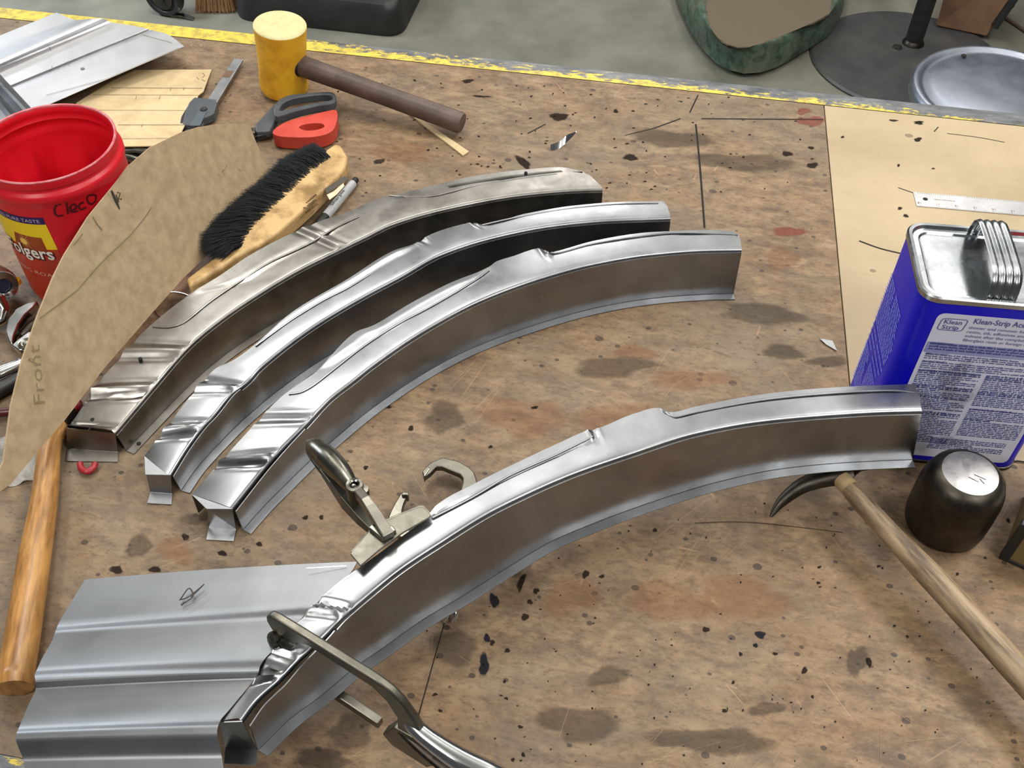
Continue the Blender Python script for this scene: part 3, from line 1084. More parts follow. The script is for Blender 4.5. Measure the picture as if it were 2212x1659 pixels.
rail('front curved rail of bright new steel, clamped onto the ribbed panel', P(523, 1590, .05),
     D_tf, D_tb, [(523, 51), (556, 50), (640, 56), (700, 55), (790, 52), (950, 44), (1200, 36), (1500, 26), (1800, 18), (1993, 14)],
     D_zt, [(523, .068), (800, .062), (1200, .060), (1993, .066)],
     [(900, .0, 0), (940, .2, -.002), (1000, .28, -.002), (1200, .3, -.002), (1270, .28, -.002), (1290, .05, 0), (1425, .05, 0), (1450, .32, .003), (1700, .34, .003), (1980, .36, .003)],
     [(744, 12, .003, -20), (760, 9, -.002, -20), (650, 10, .002, 0), (607, 9, .0025, 0), (1312, 9, -.002, 99)],
     None, (((475, 1561, .1195), (523, 1559, .1195)), ((487, 1617, .07), (555, 1620, .07)), ((484, 1650, .0695), (554, 1653, .0695))),
     MAT['sheet'], gap=[(523, .0065), (600, .005), (700, .002), (745, 0)], bf=D_bf, bfoff=[(523, 33), (790, 26), (1194, -4), (1993, -23)], xr=(523, 1993), inner=(.8, 1), fw=.0105,
     creases=[[(934, 1119), (1020, 1075), (1100, 1028), (1200, 983), (1280, 943)], [(1437, 890), (1457, 900), (1507, 889), (1642, 864), (1778, 850), (1914, 843), (1978, 848)]])
# short pencil stroke on the front rail
# ================================================================== ribbed panels
def ribbed(name, label, loc, lines, zl, zr, mat, grp, n=46, curve=0.0, extra=None):
    """lines: (left px, right px, height offset, bend) from the back edge to the front edge"""
    t = thing(name, label, 'panel', loc, grp)
    rows = []
    for (lx, ly), (rx, ry), h, bd in lines:
        row = []
        for i in range(n + 1):
            s = i / n
            x, y = lx + (rx - lx) * s, ly + (ry - ly) * s - bd * 4 * s * (1 - s)
            row.append(P(x, y, zl + (zr - zl) * s + h))
        rows.append(row)
    obj('panel_sheet', M().grid(rows), mat, t, solid=.0006, smooth=28)
    return t


def interp_lines(ls, k):
    """denser profile lines by smooth interpolation"""
    par = list(range(len(ls)))
    fs = [pchip([(i, q) for i, q in zip(par, col)]) for col in zip(*[(a[0], a[1], b[0], b[1], h, bd) for a, b, h, bd in ls])]
    out = []
    for i in range((len(ls) - 1) * k + 1):
        s = i / k
        v = [f(s) for f in fs]
        out.append(((v[0], v[1]), (v[2], v[3]), v[4], v[5]))
    return out


_fl = [((183, 1252), (772, 1213), -.0045, 4), ((168, 1277), (757, 1238), -.0045, 3), ((150, 1306), (722, 1266), -.0045, 2), ((125, 1350), (677, 1310), -.0045, 1),
       ((119, 1366), (656, 1330), .0005, 1), ((112, 1385), (632, 1358), .000, 1), ((92, 1420), (598, 1396), .000, 1), ((80, 1446), (571, 1424), .0012, 2), ((75, 1459), (561, 1440), .0062, 2), ((76, 1470), (559, 1450), .0078, 2),
       ((77, 1481), (556, 1460), .0035, 2), ((77, 1490), (549, 1468), .0002, 2), ((65, 1515), (525, 1497), .000, 1), ((50, 1550), (496, 1532), .000, 1), ((41, 1572), (476, 1556), .0015, 1), ((36, 1584), (471, 1569), .0048, 1),
       ((34, 1596), (469, 1582), .0045, 1), ((40, 1615), (472, 1605), -.002, 1), ((49, 1637), (478, 1630), -.0095, 1), ((52, 1646), (480, 1640), -.0105, 0),
       ((52, 1690), (486, 1690), -.0105, 0), ((52, 1740), (490, 1740), -.0105, 0)]
front_lines = [(l, r, h + max(0, (1558 - r[1]) / 345 * .008), bd) for l, r, h, bd in _fl]
pf = ribbed('ribbed_panel', 'ribbed sheet metal panel with a scribbled ink mark, clamped to the front rail', P(120, 1480, 0), interp_lines(front_lines, 3), .092, .1225, MAT['panel'], 'ribbed sheet metal panels')


def panel_pt(x, y):
    s = min(max((x - 90) / (640 - 90), 0), 1)
    q = max(0, (1558 - y) / 345 * .008)
    return P(x, y, .092 + (.1225 - .092) * s + (-.0036 if y < 1345 else .0009) + q)


strokes('ink_mark', [(smooth_path([panel_pt(*p) for p in pts], 4), .0012) for pts in (
    [(389, 1296), (406, 1272), (414, 1276), (416, 1290), (398, 1302), (391, 1308)], [(387, 1296), (402, 1292), (416, 1283), (441, 1262)], [(441, 1262), (425, 1278), (412, 1290)], [(398, 1300), (393, 1308)])], MAT['ink'], pf)
strokes('ink_tick', [([panel_pt(*p) for p in pts], .0006) for pts in (
    [(449, 1478), (452, 1481), (449, 1486), (446, 1481), (449, 1478)], [(455, 1482), (474, 1483)], [(467, 1476), (468, 1486)], [(322, 1560), (330, 1556), (330, 1549), (333, 1551)])], MAT['ink'], pf)
strokes('scribe_line', [([panel_pt(*p) for p in pts], .0007) for pts in ([(112, 1424), (103, 1436)], [(96, 1506), (64, 1568)], [(662, 1227), (700, 1225), (748, 1222)])], MAT['worn_steel'], pf)
# faint mill stamp
m = M()
for i, x in enumerate((348, 354, 395, 403, 412, 424, 436, 446)):
    m.ribbon([panel_pt(x, 1515), panel_pt(x - 2 + (i % 3) * 3, 1537)], .0014)
obj('mill_stamp', m, stain_mat('faint_grey_stamp', '#7b7c82', .4), pf, flat=True)['kind'] = 'stuff'

# ================================================================== tools and scraps on the bench
def flat_poly(pts, z):
    return [P(x, y, z) for x, y in pts]


def star(poly, c, n=48):
    """resample polygon poly (Vectors, same z) by angle around c"""
    out = []
    k = len(poly)
    for i in range(n):
        a = 2 * math.pi * i / n
        d = V(math.cos(a), math.sin(a), 0)
        best = None
        for j in range(k):
            p, q = poly[j], poly[(j + 1) % k]
            e = q - p
            den = d.x * e.y - d.y * e.x
            if abs(den) < 1e-12:
                continue
            w = p - c
            t = (w.x * e.y - w.y * e.x) / den
            s = (w.x * d.y - w.y * d.x) / den
            if t > 0 and -1e-6 <= s <= 1 + 1e-6 and (best is None or t > best):
                best = t
        out.append(c + d * (best or .001))
    return out


def closed_smooth(pts, n=4):
    k = len(pts)
    out = []
    for i in range(k):
        p0, p1, p2, p3 = pts[i - 1], pts[i], pts[(i + 1) % k], pts[(i + 2) % k]
        for j in range(n):
            t = j / n
            out.append(0.5 * ((2 * p1) + (p2 - p0) * t + (2 * p0 - 5 * p1 + 4 * p2 - p3) * t * t + (3 * p1 - p0 - 3 * p2 + p3) * t**3))
    return out


# ---- ribbed panel at the back
zb = .030
back_lines = [((-60, 101), (122, 27), .000, 0), ((-60, 137), (162, 43), .000, 0), ((-60, 146), (172, 43), .006, 0), ((-60, 156), (200, 40), .011, 0), ((-60, 164), (222, 40), .009, 0), ((-60, 172), (240, 48), .000, 0),
              ((-60, 190), (278, 54), .000, 0), ((-60, 218), (318, 62), .000, 0), ((-60, 220), (322, 64), -.003, 0), ((-60, 224), (328, 65), -.003, 0), ((-60, 226), (332, 66), .000, 0),
              ((-60, 250), (362, 74), .000, 0), ((-60, 272), (380, 86), .000, 0), ((-60, 300), (398, 100), .000, 2)]
pb_ = ribbed('ribbed_panel', 'pale ribbed sheet metal panel lying over the yellow bench edge behind the red can', P(200, 120, 0), interp_lines(back_lines, 3), zb, zb, MAT['panel2'], 'ribbed sheet metal panels')
strokes('pencil_line', [([P(x, min(y, 212), zb + .0009) for x, y in pts], .0008) for pts in ([(100, 205), (230, 170), (386, 103)], [(300, 72), (372, 92)])], MAT['pencil'], pb_)
tk = stain_mat('grey_tick', '#6b6b70', .8)
strokes('pencil_tick', [([P(a, b, zb + .0012), P(a + 2, b + c, zb + .0012)], .0012) for a, b, c in ((64, 87, 7), (107, 101, 7), (146, 132, 8), (112, 143, 6), (270, 82, 6))], tk, pb_)
obj('grey_spot', M().lathe(P(178, 148, zb + .0008), [(0, .0004), (.003, .0004), (.0032, 0)], 12), tk, pb_)
st = thing('folded_strip', 'shiny folded metal strip lying on the back panel at the left border', 'offcut', P(10, 220, zb))
rows = []
for (a, b), z in [(((-60, 95), (70, 236)), .0015), (((-60, 112), (62, 241)), .0075), (((-60, 118), (56, 245)), .0075), (((-60, 138), (42, 250)), .002), (((-60, 146), (30, 256)), .006), (((-60, 156), (20, 262)), .002), (((-60, 230), (-10, 280)), .002)]:
    rows.append([P(a[0] + (b[0] - a[0]) * i / 8, a[1] + (b[1] - a[1]) * i / 8, zb + z + .0008) for i in range(9)])
obj('strip_sheet', M().grid(rows), MAT['sheet'], st, solid=.001, smooth=20)

# ---- flat card template with fold lines
ft = thing('card_template', 'flat tan card template with faint fold lines beside the red can', 'template', P(320, 230))
card = [(292, 151), (457, 150), (439, 198), (429, 205), (410, 247), (391, 287), (339, 315), (262, 316), (150, 316), (165, 222), (240, 176)]


cpa, cpb, cpc = P(300, 151, .0020), P(430, 151, .0020), P(300, 316, .0200)
cn_ = (cpb - cpa).cross(cpc - cpa).normalized()
if cn_.z < 0:
    cn_ = -cn_


def CPT(x, y, e=0.0):
    return on_plane(x, y, cpa, cn_) + cn_ * e


obj('card_sheet', M().prism([CPT(*p) for p in card], -cn_ * .0014), MAT['board_edge'], ft, flat=True)
fold = plain('faint_fold_line', '#8d7c5c', '#9c8b69', .8, 90)
strokes('fold_line', [([CPT(x0 + (x1 - x0) * i / 6, y0 + (y1 - y0) * i / 6, .0004) for i in range(7)], w) for y0, y1, x0, x1, w in
                      ((190, 191, 240, 437, .0022), (205, 206, 200, 429, .0014), (238, 239, 190, 412, .0009), (270, 270, 255, 398, .0018), (300, 299, 262, 370, .0008))], fold, ft)
strokes('pencil_tick', [([CPT(x, y - 3, .0005), CPT(x - 2, y + 4, .0005)], .001) for x, y in ((295, 211), (346, 211), (370, 192), (308, 271), (398, 191))], MAT['pencil'], ft)
strokes('pencil_scribble', [([CPT(x, y, .0005) for x, y in pts], .0009) for pts in ([(437, 158), (443, 163), (437, 168)], [(436, 172), (443, 176)], [(425, 167), (430, 172)])], MAT['pencil'], ft)

# ---- caliper
ca = thing('caliper', 'grey caliper with a bare steel beam lying beside the flat tan card', 'caliper', P(440, 230))
m = M().prism(flat_poly([(507, 131), (526, 133), (466, 233), (443, 230)], .006), Z * .004)
m.prism(flat_poly([(443, 230), (466, 233), (420, 300), (392, 296)], .006), Z * .003)
obj('beam', m, sheet_metal('aluminium_grey', '#8f9092', '#a6a7a8', .4, .55, 30), ca, flat=True, bevel=.0006)
m = M().prism(flat_poly([(413, 237), (424, 226), (470, 231), (473, 240), (466, 262), (440, 273), (425, 287), (398, 286), (404, 258)], .003), Z * .013)
obj('body', m, MAT['grey_plastic'], ca, flat=True, bevel=.0015)
m = M().prism(flat_poly([(413, 240), (417, 242), (402, 287), (392, 286), (396, 268)], .002), Z * .013)
obj('side_grip', m, MAT['black'], ca, flat=True, bevel=.001)
m = M().prism(flat_poly([(427, 243), (446, 243), (432, 272), (410, 272)], .0162), Z * .0006)
obj('screen', m, plain('grey_screen', '#5d666c', None, .15), ca, flat=True)
m = M().lathe(P(440, 236, .0161), [(.0055, 0), (.005, .0012), (.003, .0014), (0, .0006)], 18)
obj('button', m, MAT['black'], ca)
m = M().prism(flat_poly([(489, 152), (505, 154), (495, 168), (479, 166)], .0101), Z * .0003)
obj('rust_mark', m, stain_mat('rust', '#8d6f58', .45, 80), ca, flat=True)

# ---- yellow mallet
ma = thing('mallet', 'yellow headed mallet standing on its face with a dark brown wooden handle', 'mallet', P(615, 195))
hb = P(615, 195) + Z * .003
he = P(998, 266, .021)
hs = hb + Z * .052
hdir = (he - hs).normalized()
axis = (Z - hdir * Z.dot(hdir)).normalized()
rm = axis.to_track_quat('Z', 'Y').to_matrix()
m = M().lathe(hb, [(.0345, .001), (.0362, .004), (.0366, .012), (.0358, .04), (.0362, .07), (.0374, .094), (.0383, .1030), (.0383, .1068)], 48, rm)
obj('head', m, MAT['yellow'], ma, smooth=60)
obj('struck_face', M().lathe(hb, [(0, 0), (.030, 0), (.0345, .001)], 48, rm), MAT['pale_yellow'], ma, smooth=60)
m = M().lathe(hb, [(.0383, .1068), (.0376, .1080), (.030, .1084), (.012, .1086), (0, .1086)], 48, rm)
obj('struck_face', m, MAT['pale_yellow'], ma, smooth=60)
h0 = hs + hdir * .028
path = [h0.lerp(he, t) for t in (0, .12, .3, .55, .8, .93, .985, 1)]
m = M().tube(path, [.0155, .0155, .0148, .0145, .0150, .0155, .0156, .0140], 24, True, (1, 1))
obj('handle', m, MAT['dark_wood'], ma, smooth=50)
m = M().lathe(h0 + hdir * .006, [(.0156, -.004), (.0175, .0), (.0172, .005), (.0156, .007)], 28, hdir.to_track_quat('Z', 'Y').to_matrix())
obj('dark_collar', m, MAT['black'], ma)

# ---- snips
sn = thing('snips', 'hand snips with one grey and one orange red loop handle', 'snips', P(650, 265))
zo = .023
go = closed_smooth(flat_poly([(602, 234), (624, 221), (665, 216), (712, 213), (726, 218), (728, 228), (722, 238), (690, 243), (655, 251), (628, 259), (600, 268), (594, 252)], zo - .006), 3)
gi = closed_smooth(flat_poly([(612, 240), (632, 229), (670, 222), (710, 219), (719, 224), (716, 232), (685, 237), (650, 244), (622, 252), (607, 254)], zo - .006), 3)
gc = P(662, 236, zo - .006)
obj('grey_handle', M().ring(star(go, gc, 60), star(gi, gc, 60), Z * .012), MAT['grey_plastic'], sn, bevel=.002, smooth=50)
ro = closed_smooth(flat_poly([(588, 284), (604, 270), (628, 259), (662, 250), (700, 241), (724, 236), (729, 245), (727, 262), (720, 280), (700, 291), (668, 296), (630, 296), (598, 293)], zo), 3)
ri = closed_smooth(flat_poly([(645, 274), (655, 269), (672, 266), (692, 266), (701, 271), (694, 277), (676, 281), (658, 281)], zo), 3)
rc = P(673, 273, zo)
obj('red_handle', M().ring([p - Z * (zo - .003) for p in star(ro, rc, 60)], [p - Z * (zo - .003) for p in star(ri, rc, 60)], Z * (zo - .003)), MAT['orange'], sn, bevel=.0035, seg=3, smooth=50)
m = M().prism(flat_poly([(554, 283), (600, 233), (604, 262), (592, 284), (585, 297), (556, 299)], .006), Z * .011)
obj('pivot_block', m, MAT['grey_plastic'], sn, flat=True, bevel=.002)
m = M().prism(flat_poly([(556, 292), (588, 286), (584, 300), (556, 306)], .003), Z * .009)
obj('lower_block', m, MAT['black'], sn, flat=True, bevel=.0015)
m = M().lathe(P(549, 290, .008), [(0, .008), (.005, .008), (.0065, .006), (.0065, -.004)], 6)
obj('pivot_bolt', m, MAT['nickel'], sn, flat=True)
m = M().prism(flat_poly([(556, 288), (556, 300), (500, 330), (470, 340), (500, 316)], .006), Z * .004)
obj('blade', m, MAT['dark_steel'], sn, flat=True)

# ---- wooden stick, shards
m = M().prism(flat_poly([(868, 236), (880, 240), (1013, 330), (1000, 339)], 0), Z * .0028)
tag(obj('wooden_stick', m, MAT['board_edge'], None, P(940, 290), flat=True, bevel=.0005), 'thin pale wooden stick lying under the end of the mallet handle', 'stick')
sh = [P(1189, 322, .003), P(1206, 320, .001), P(1222, 307, .006), P(1236, 295, .010), P(1246, 284, .014)]
wd_ = [V(0, .004, .004), V(.002, .007, .006), V(.002, .006, .007), V(.001, .003, .004), V(0, .0005, 0)]
m = M().grid([[a - w * .2, a + w * 1.1] for a, w in zip(smooth_path(sh, 4), smooth_path(wd_, 4))])
tag(obj('metal_shard', m, MAT['chrome'], None, P(1215, 310), solid=.0006), 'curled shiny metal sliver on the bare wood behind the rails', 'scrap')
m = M().prism(flat_poly([(1770, 732), (1798, 737), (1808, 759), (1784, 745)], .001), Z * .0009)
tag(obj('metal_scrap', m, MAT['sheet'], None, P(1790, 745), flat=True), 'small diamond shaped sheet metal scrap beside the tan board', 'scrap')

# ---- steel rule
ru = thing('steel_rule', 'steel rule lying flat on the tan board behind the blue can', 'ruler', P(1985, 430))
r0, r1, r2 = P(1972, 416), P(1976, 446), P(2212, 437)
ex_ = (r2 - r0).normalized()
ey_ = V(-ex_.y, ex_.x, 0)
wid = abs((r1 - r0).dot(ey_))


def RU(a, b, z=.0012):
    return r0 + ex_ * a - ey_ * b + Z * z


m = M().prism([RU(0, 0, .0002), RU(.30, 0, .0002), RU(.30, wid, .0002), RU(.001, wid, .0002)], Z * .001)
obj('blade', m, sheet_metal('satin_rule_steel', '#b5b5b6', '#cbcbcc', .35, .5, 30), ru, flat=True)
obj('hang_hole', M().lathe(RU(.0145, wid * .45, .0012), [(0, .0003), (.0032, .0003), (.0034, 0)], 16), MAT['hole'], ru)
m = M()
for i in range(190):
    L = .007 if i % 16 == 0 else .005 if i % 8 == 0 else .0032 if i % 2 == 0 else .002
    x = .006 + i * .0015
    m.ribbon([RU(x, wid - .0003, .0014), RU(x, wid - L * .6, .0014)], .00025)
for i in range(95):
    x = .006 + i * .003
    m.ribbon([RU(x, .0003, .0014), RU(x, .003, .0014)], .0003)
o = obj('graduation', m, MAT['hole'], ru, flat=True)
o['kind'] = 'stuff'
for i, nn in enumerate(('18', '17', '16', '15', '14', '13', '12')):
    m = M()
    put_text(m, nn, lambda x, y, i=i: RU(.0085 + i * .0245 - x, wid - .0045 - .0036 + y - .0012 + .001 * 0, .0014), .0058)
    obj('numeral', m, MAT['pencil'], ru, flat=True)
m = M()
put_text(m, 'STAINLESS STEEL', lambda x, y: RU(.054 - x, wid * .42 + y - .001, .0014), .0028, width=.028)
obj('stamped_words', m, MAT['pencil'], ru, flat=True)

# ---- red coffee can
CC = V(-.525, .961, 0)
can = thing('coffee_can', 'empty red plastic coffee can with a hand written word, left of the brown card', 'can', CC)


def can_r(th, z, r):
    for c in (100, 150):
        d = (math.degrees(th) - c + 180) % 360 - 180
        w = max(0, 1 - (d / 17)**4) * max(0, min(1, (z - .02) / .015)) * max(0, min(1, (.142 - z) / .015))
        r -= .010 * min(1, w * 1.4)
    return r


prof = [(.070, .001), (.0755, .004), (.0775, .010), (.0775, .03), (.0775, .06), (.0775, .09), (.0775, .12), (.0775, .155), (.0778, .1605), (.0797, .1645), (.0797, .171), (.0785, .1735), (.0755, .1755), (.0748, .177), (.0748, .180), (.0765, .181), (.0770, .186), (.0768, .190),
        (.0745, .1905), (.0738, .188), (.0722, .1845), (.0736, .181), (.0742, .178), (.0724, .1745), (.0735, .172), (.0762, .168), (.0762, .163), (.0740, .159), (.0745, .155), (.0745, .142), (.0745, .12), (.0745, .09), (.0745, .06), (.0745, .03), (.0745, .012), (.0725, .005), (.03, .0035), (0, .0035)]
n = 96
rows = [[CC + V(can_r(2 * math.pi * j / n, z, r) * math.cos(2 * math.pi * j / n), can_r(2 * math.pi * j / n, z, r) * math.sin(2 * math.pi * j / n), z) for j in range(n)] for r, z in prof]
obj('can_body', M().grid(rows, True), MAT['red'], can, smooth=50)
m = M().lathe(CC, [(.0767, .1890), (.0770, .1908), (.0758, .1918), (.0742, .1910), (.0740, .1890)], 96)
obj('rim', m, plain('worn_pink_rim', '#c4404a', '#cf8b90', .5, 60), can)


def can_tz(px, py, R=.0775):
    d = ray(px, py)
    a = d.x**2 + d.y**2
    b = -2 * (d.x * CC.x + d.y * CC.y)
    c = CC.x**2 + CC.y**2 - R * R
    q = b * b - 4 * a * c
    t = (-b - math.sqrt(max(q, 0))) / (2 * a)
    p = V(0, 0, CAMZ) + d * t
    return math.atan2(p.y - CC.y, p.x - CC.x), p.z


def can_pt(th, z, e=.0004, R=.0775):
    return CC + V((R + e) * math.cos(th), (R + e) * math.sin(th), z)


def can_patch(quad, e, n=12):
    """quad of (theta, z): top-left, top-right, bottom-right, bottom-left"""
    (a, az), (b, bz), (c, cz), (d, dz) = quad
    rows = []
    for i in range(n + 1):
        s = i / n
        l, lz, r, rz = a + (d - a) * s, az + (dz - az) * s, b + (c - b) * s, bz + (cz - bz) * s
        rows.append([can_pt(l + (r - l) * j / n, lz + (rz - lz) * j / n, e) for j in range(n + 1)])
    return M().grid(rows)


bt, zt_ = can_tz(93, 470)
bt2, zb2 = can_tz(99, 485)
yt, zy = can_tz(125, 539)
THL = bt - 1.15
purple = plain('purple_band_print', '#2a1458', None, .4)
yel = plain('yellow_print', '#f2d21e', None, .4)
obj('label_band', can_patch([(THL, zt_ + .000), (bt, zt_), (bt2, zb2), (THL, zb2)], .0003), purple, can)
obj('label_panel', can_patch([(THL, zb2), (bt2, zb2), (yt, zy), (THL, zy)], .0003), yel, can)
s0 = can_tz(30, 497)
s1 = can_tz(90, 515)
s2 = can_tz(104, 545)
obj('label_picture', can_patch([(s0[0], s1[1] + .002), (s1[0], s1[1] + .001), (s2[0], s2[1]), (s0[0] - .1, s2[1])], .0005), plain('brown_red_print', '#8d3318', '#a34c1c', .4, 60), can)
m = M()
sc0 = can_tz(52, 520)
for i in range(22):
    a = 2 * math.pi * i / 22
    L = .016 if i % 2 else .010
    if -.9 * math.pi < a - math.pi * 1.5 < -.1 * math.pi:
        L *= .6
    p0, p1 = (sc0[0] + math.cos(a - .12) * .003 / .0775, sc0[1] + math.sin(a - .12) * .003), (sc0[0] + math.cos(a + .12) * .003 / .0775, sc0[1] + math.sin(a + .12) * .003)
    p2 = (sc0[0] + math.cos(a) * L / .0775, sc0[1] + math.sin(a) * L)
    m.poly([can_pt(*p0, .0007), can_pt(*p1, .0007), can_pt(*p2, .0007)])
m.poly([can_pt(sc0[0] + math.cos(a_ * .314) * .0045 / .0775, sc0[1] + math.sin(a_ * .314) * .0045, .0008) for a_ in range(20)])
obj('label_sunburst', m, plain('sunburst_print', '#f0c860', None, .5), can, flat=True)
rr0 = can_tz(135, 560)
lowa = can_tz(130, 600)
obj('label_lower', can_patch([(THL, zy), (yt, zy), (yt + .05, .012), (THL, .012)], .0002), plain('orange_red_print', '#b5301a', '#bf3a1e', .4, 30), can)
# words on the can
f0, f1 = can_tz(24, 537), can_tz(122, 563)
f0 = (f0[0] + .17, f0[1])
base_z = can_tz(70, 552)[1] - .001
wth = f1[0] - f0[0]
for nm, mt, e, dx, dz, bold in (('word_shadow', plain('dark_word_shadow', '#4a1410', None, .5), .0009, .0010, -.0014, .06), ('word', plain('white_print', '#efe7dc', None, .5), .0012, 0, 0, .02)):
    m = M()
    vs, fs = text2d('Folgers', bold)
    xm = max(v.x for v in vs)
    m.add([can_pt(f0[0] + wth * v.x / xm + dx / .0775, base_z + v.y * .025 + dz, e) for v in vs], fs)
    obj(nm, m, mt, can, flat=True)
c0, c1 = can_tz(46, 575), can_tz(118, 600)
m = M()
vs, fs = text2d('CLASSIC ROAST')
xm = max(v.x for v in vs)
m.add([can_pt(c0[0] - .12 + (c1[0] - c0[0] + .28) * v.x / xm, can_tz(80, 588)[1] - .002 + v.y * .0075, .0007) for v in vs], fs)
obj('word', m, plain('cream_print', '#e2b59a', None, .5), can, flat=True)
m = M()
vs, fs = text2d('100% PURE TASTE')
xm = max(v.x for v in vs)
m.add([can_pt(bt - .07 - .78 * (1 - v.x / xm), (zt_ + zb2) / 2 - .0022 + v.y * .0062, .0007) for v in vs], fs)
obj('word', m, plain('lilac_print', '#c8bcd8', None, .5), can, flat=True)
m = M()


def can_px(x, y, e=.0006):
    th, z = can_tz(x, y)
    return can_pt(th, z, e)


def can_stroke(m, pts, w):
    q = [Vector((x, y, 0)) for x, y in pts]
    q = smooth_path(q, 5) if len(q) > 2 else [q[0].lerp(q[1], i / 4) for i in range(5)]
    pp = [can_px(p.x, p.y) for p in q]
    nn = (pp[len(pp) // 2] - CC)
    nn.z = 0
    m.ribbon(pp, w, nn.normalized())


for pts in ([(131, 442), (124, 440), (118, 450), (119, 461), (126, 466), (137, 464)], [(143, 435), (147, 462)], [(151, 455), (164, 449), (160, 440), (152, 446), (155, 457), (168, 455)],
            [(181, 437), (173, 439), (170, 446), (175, 452), (186, 447)], [(198, 420), (189, 424), (189, 434), (197, 440), (206, 433), (206, 422), (198, 420)]):
    can_stroke(m, pts, .0022)
obj('handwriting', m, plain('dark_red_black_ink', '#4a0d12', None, .5), can, flat=True)

# ---- brown card template leaning on the can
tp_a, tp_b, tp_c = P(394, 603, .023), P(60, 1010, .047), P(190, 470, .156)
tn = (tp_b - tp_a).cross(tp_c - tp_a).normalized()
if tn.z < 0:
    tn = -tn


def TP(x, y, e=0.0):
    return on_plane(x, y, tp_a, tn) + tn * e


bt_ = thing('card_template', 'big brown curved card template leaning against the red can', 'template', P(300, 760))
left = [(0, 1062), (-12, 1070), (-14, 1040), (8, 997), (24, 877), (48, 778), (80, 686), (115, 599), (139, 551), (191, 468), (243, 404), (278, 358), (325, 318), (391, 286), (430, 274), (463, 269), (505, 267), (539, 268)]
right = [(553, 307), (579, 362), (540, 440), (470, 530), (394, 603), (334, 670), (223, 798), (139, 909), (80, 977), (24, 1045)]
poly = [TP(x, y) for x, y in left + right]
obj('card_sheet', M().prism(poly, -tn * .0022), MAT['board'], bt_, flat=True)
strokes('pencil_line', [(smooth_path([TP(x, y, .0006) for x, y in pts], 5), .0014) for pts in ([(327, 448), (312, 470), (285, 503), (258, 530), (230, 556), (200, 588), (172, 621), (165, 628), (130, 655), (85, 688)], [(200, 468), (210, 485), (220, 497)], [(178, 505), (168, 518), (158, 530)])], MAT['pencil'], bt_, tn)
obj('ink_mark', M().ribbon([TP(240, 412, .0006), TP(249, 432, .0006), TP(258, 452, .0006)], [.003, .0045, .0015], tn), MAT['ink'], bt_, flat=True)
strokes('ink_digit', [([TP(x, y, .0007) for x, y in pts], .0014) for pts in ([(250, 420), (256, 437)], [(252, 416), (259, 417), (255, 430), (263, 430)])], MAT['ink'], bt_, tn)
m = M()
tx, ty = (TP(78, 790) - TP(86, 872)).normalized(), None
ty = tn.cross(tx).normalized()
o0 = TP(97, 876, .0006)
put_text(m, 'Front', lambda x, y: o0 + tx * x + ty * y, .020, width=.062)
for pts in ([(60, 778), (64, 774), (72, 777)], [(62, 776), (72, 786)], [(60, 778), (80, 786)]):
    m.ribbon([TP(x, y, .0006) for x, y in pts], .0012, tn)
for pts in ([(470, 375), (478, 385), (473, 388)], [(478, 372), (486, 365), (490, 356)], [(513, 363), (522, 370), (514, 367)], [(484, 378), (480, 365)]):
    m.ribbon([TP(x, y, .0006) for x, y in pts], .001, tn)
obj('pencil_writing', m, stain_mat('faint_pencil', '#7d6d54', .42, 90), bt_, flat=True)

# ---- bench brush
br = thing('bench_brush', 'bench brush with long black bristles and a pale wooden block', 'brush', P(600, 480))
zt2 = .034
upper = [(728, 341), (707, 355), (666, 392), (625, 431), (584, 470), (543, 509), (527, 531), (505, 556), (482, 579), (447, 605), (412, 632)]
lower = [(418, 650), (452, 630), (490, 606), (520, 584), (545, 570), (575, 556), (610, 530), (646, 497), (680, 466), (707, 438), (735, 412), (751, 390), (755, 368), (740, 343)]
poly = flat_poly(upper + lower[::1], .010)
obj('block', M().prism(poly, Z * (zt2 - .010)), MAT['brushwood'], br, bevel=.0055, seg=3, smooth=50)
core = []
ends = [(678, 316), (650, 330), (615, 349), (590, 374), (564, 399), (530, 425), (482, 466), (445, 506), (452, 540), (482, 558)]
roots = [(722, 345), (705, 357), (682, 377), (660, 397), (636, 420), (612, 443), (586, 468), (561, 492), (541, 511), (529, 529)]
fe = lambda s: smooth_at(ends, s)
fr_ = lambda s: smooth_at(roots, s)


def smooth_at(pl, s):
    k = s * (len(pl) - 1)
    i = min(int(k), len(pl) - 2)
    t = k - i
    return (pl[i][0] * (1 - t) + pl[i + 1][0] * t, pl[i][1] * (1 - t) + pl[i + 1][1] * t)


m = M()
rows = []
for i in range(31):
    s = i / 30
    a, b = P(*fr_(s), .026), P(*fe(s), .030)
    b = a.lerp(b, .98)
    rows.append([a + Z * .004, a.lerp(b, .5) + Z * .008, b + Z * .006, b - Z * .005, a.lerp(b, .5) - Z * .012, a - Z * .012])
m.grid(rows, True, True)
obj('bristle_core', m, MAT['bristle'], br)
m = M()
for i in range(5200):
    s = rnd.random()
    lay = rnd.random()
    a = P(*fr_(s), .022 + .010 * lay)
    ss = min(max(s + rnd.gauss(0, .018), 0), 1)
    b = P(*fe(ss), .018 + .022 * lay)
    b = a.lerp(b, rnd.uniform(.98, 1.17))
    mid = a.lerp(b, .5) + V(rnd.gauss(0, .0012), rnd.gauss(0, .0012), .003 + rnd.gauss(0, .0015))
    tip = b + V(rnd.gauss(0, .002), rnd.gauss(0, .002), rnd.gauss(0, .002))
    m.ribbon([a, mid, tip], [.0009, .0008, .0003], Z)
o = obj('bristles', m, MAT['bristle'], br, flat=True)
o['kind'] = 'stuff'
m = M().prism(flat_poly([(702, 408), (745, 380), (752, 387), (706, 419)], zt2 + .0002), Z * .0003)
obj('black_band', m, plain('faded_black_print', '#3c372f', '#4a443b', .6, 40), br, flat=True)
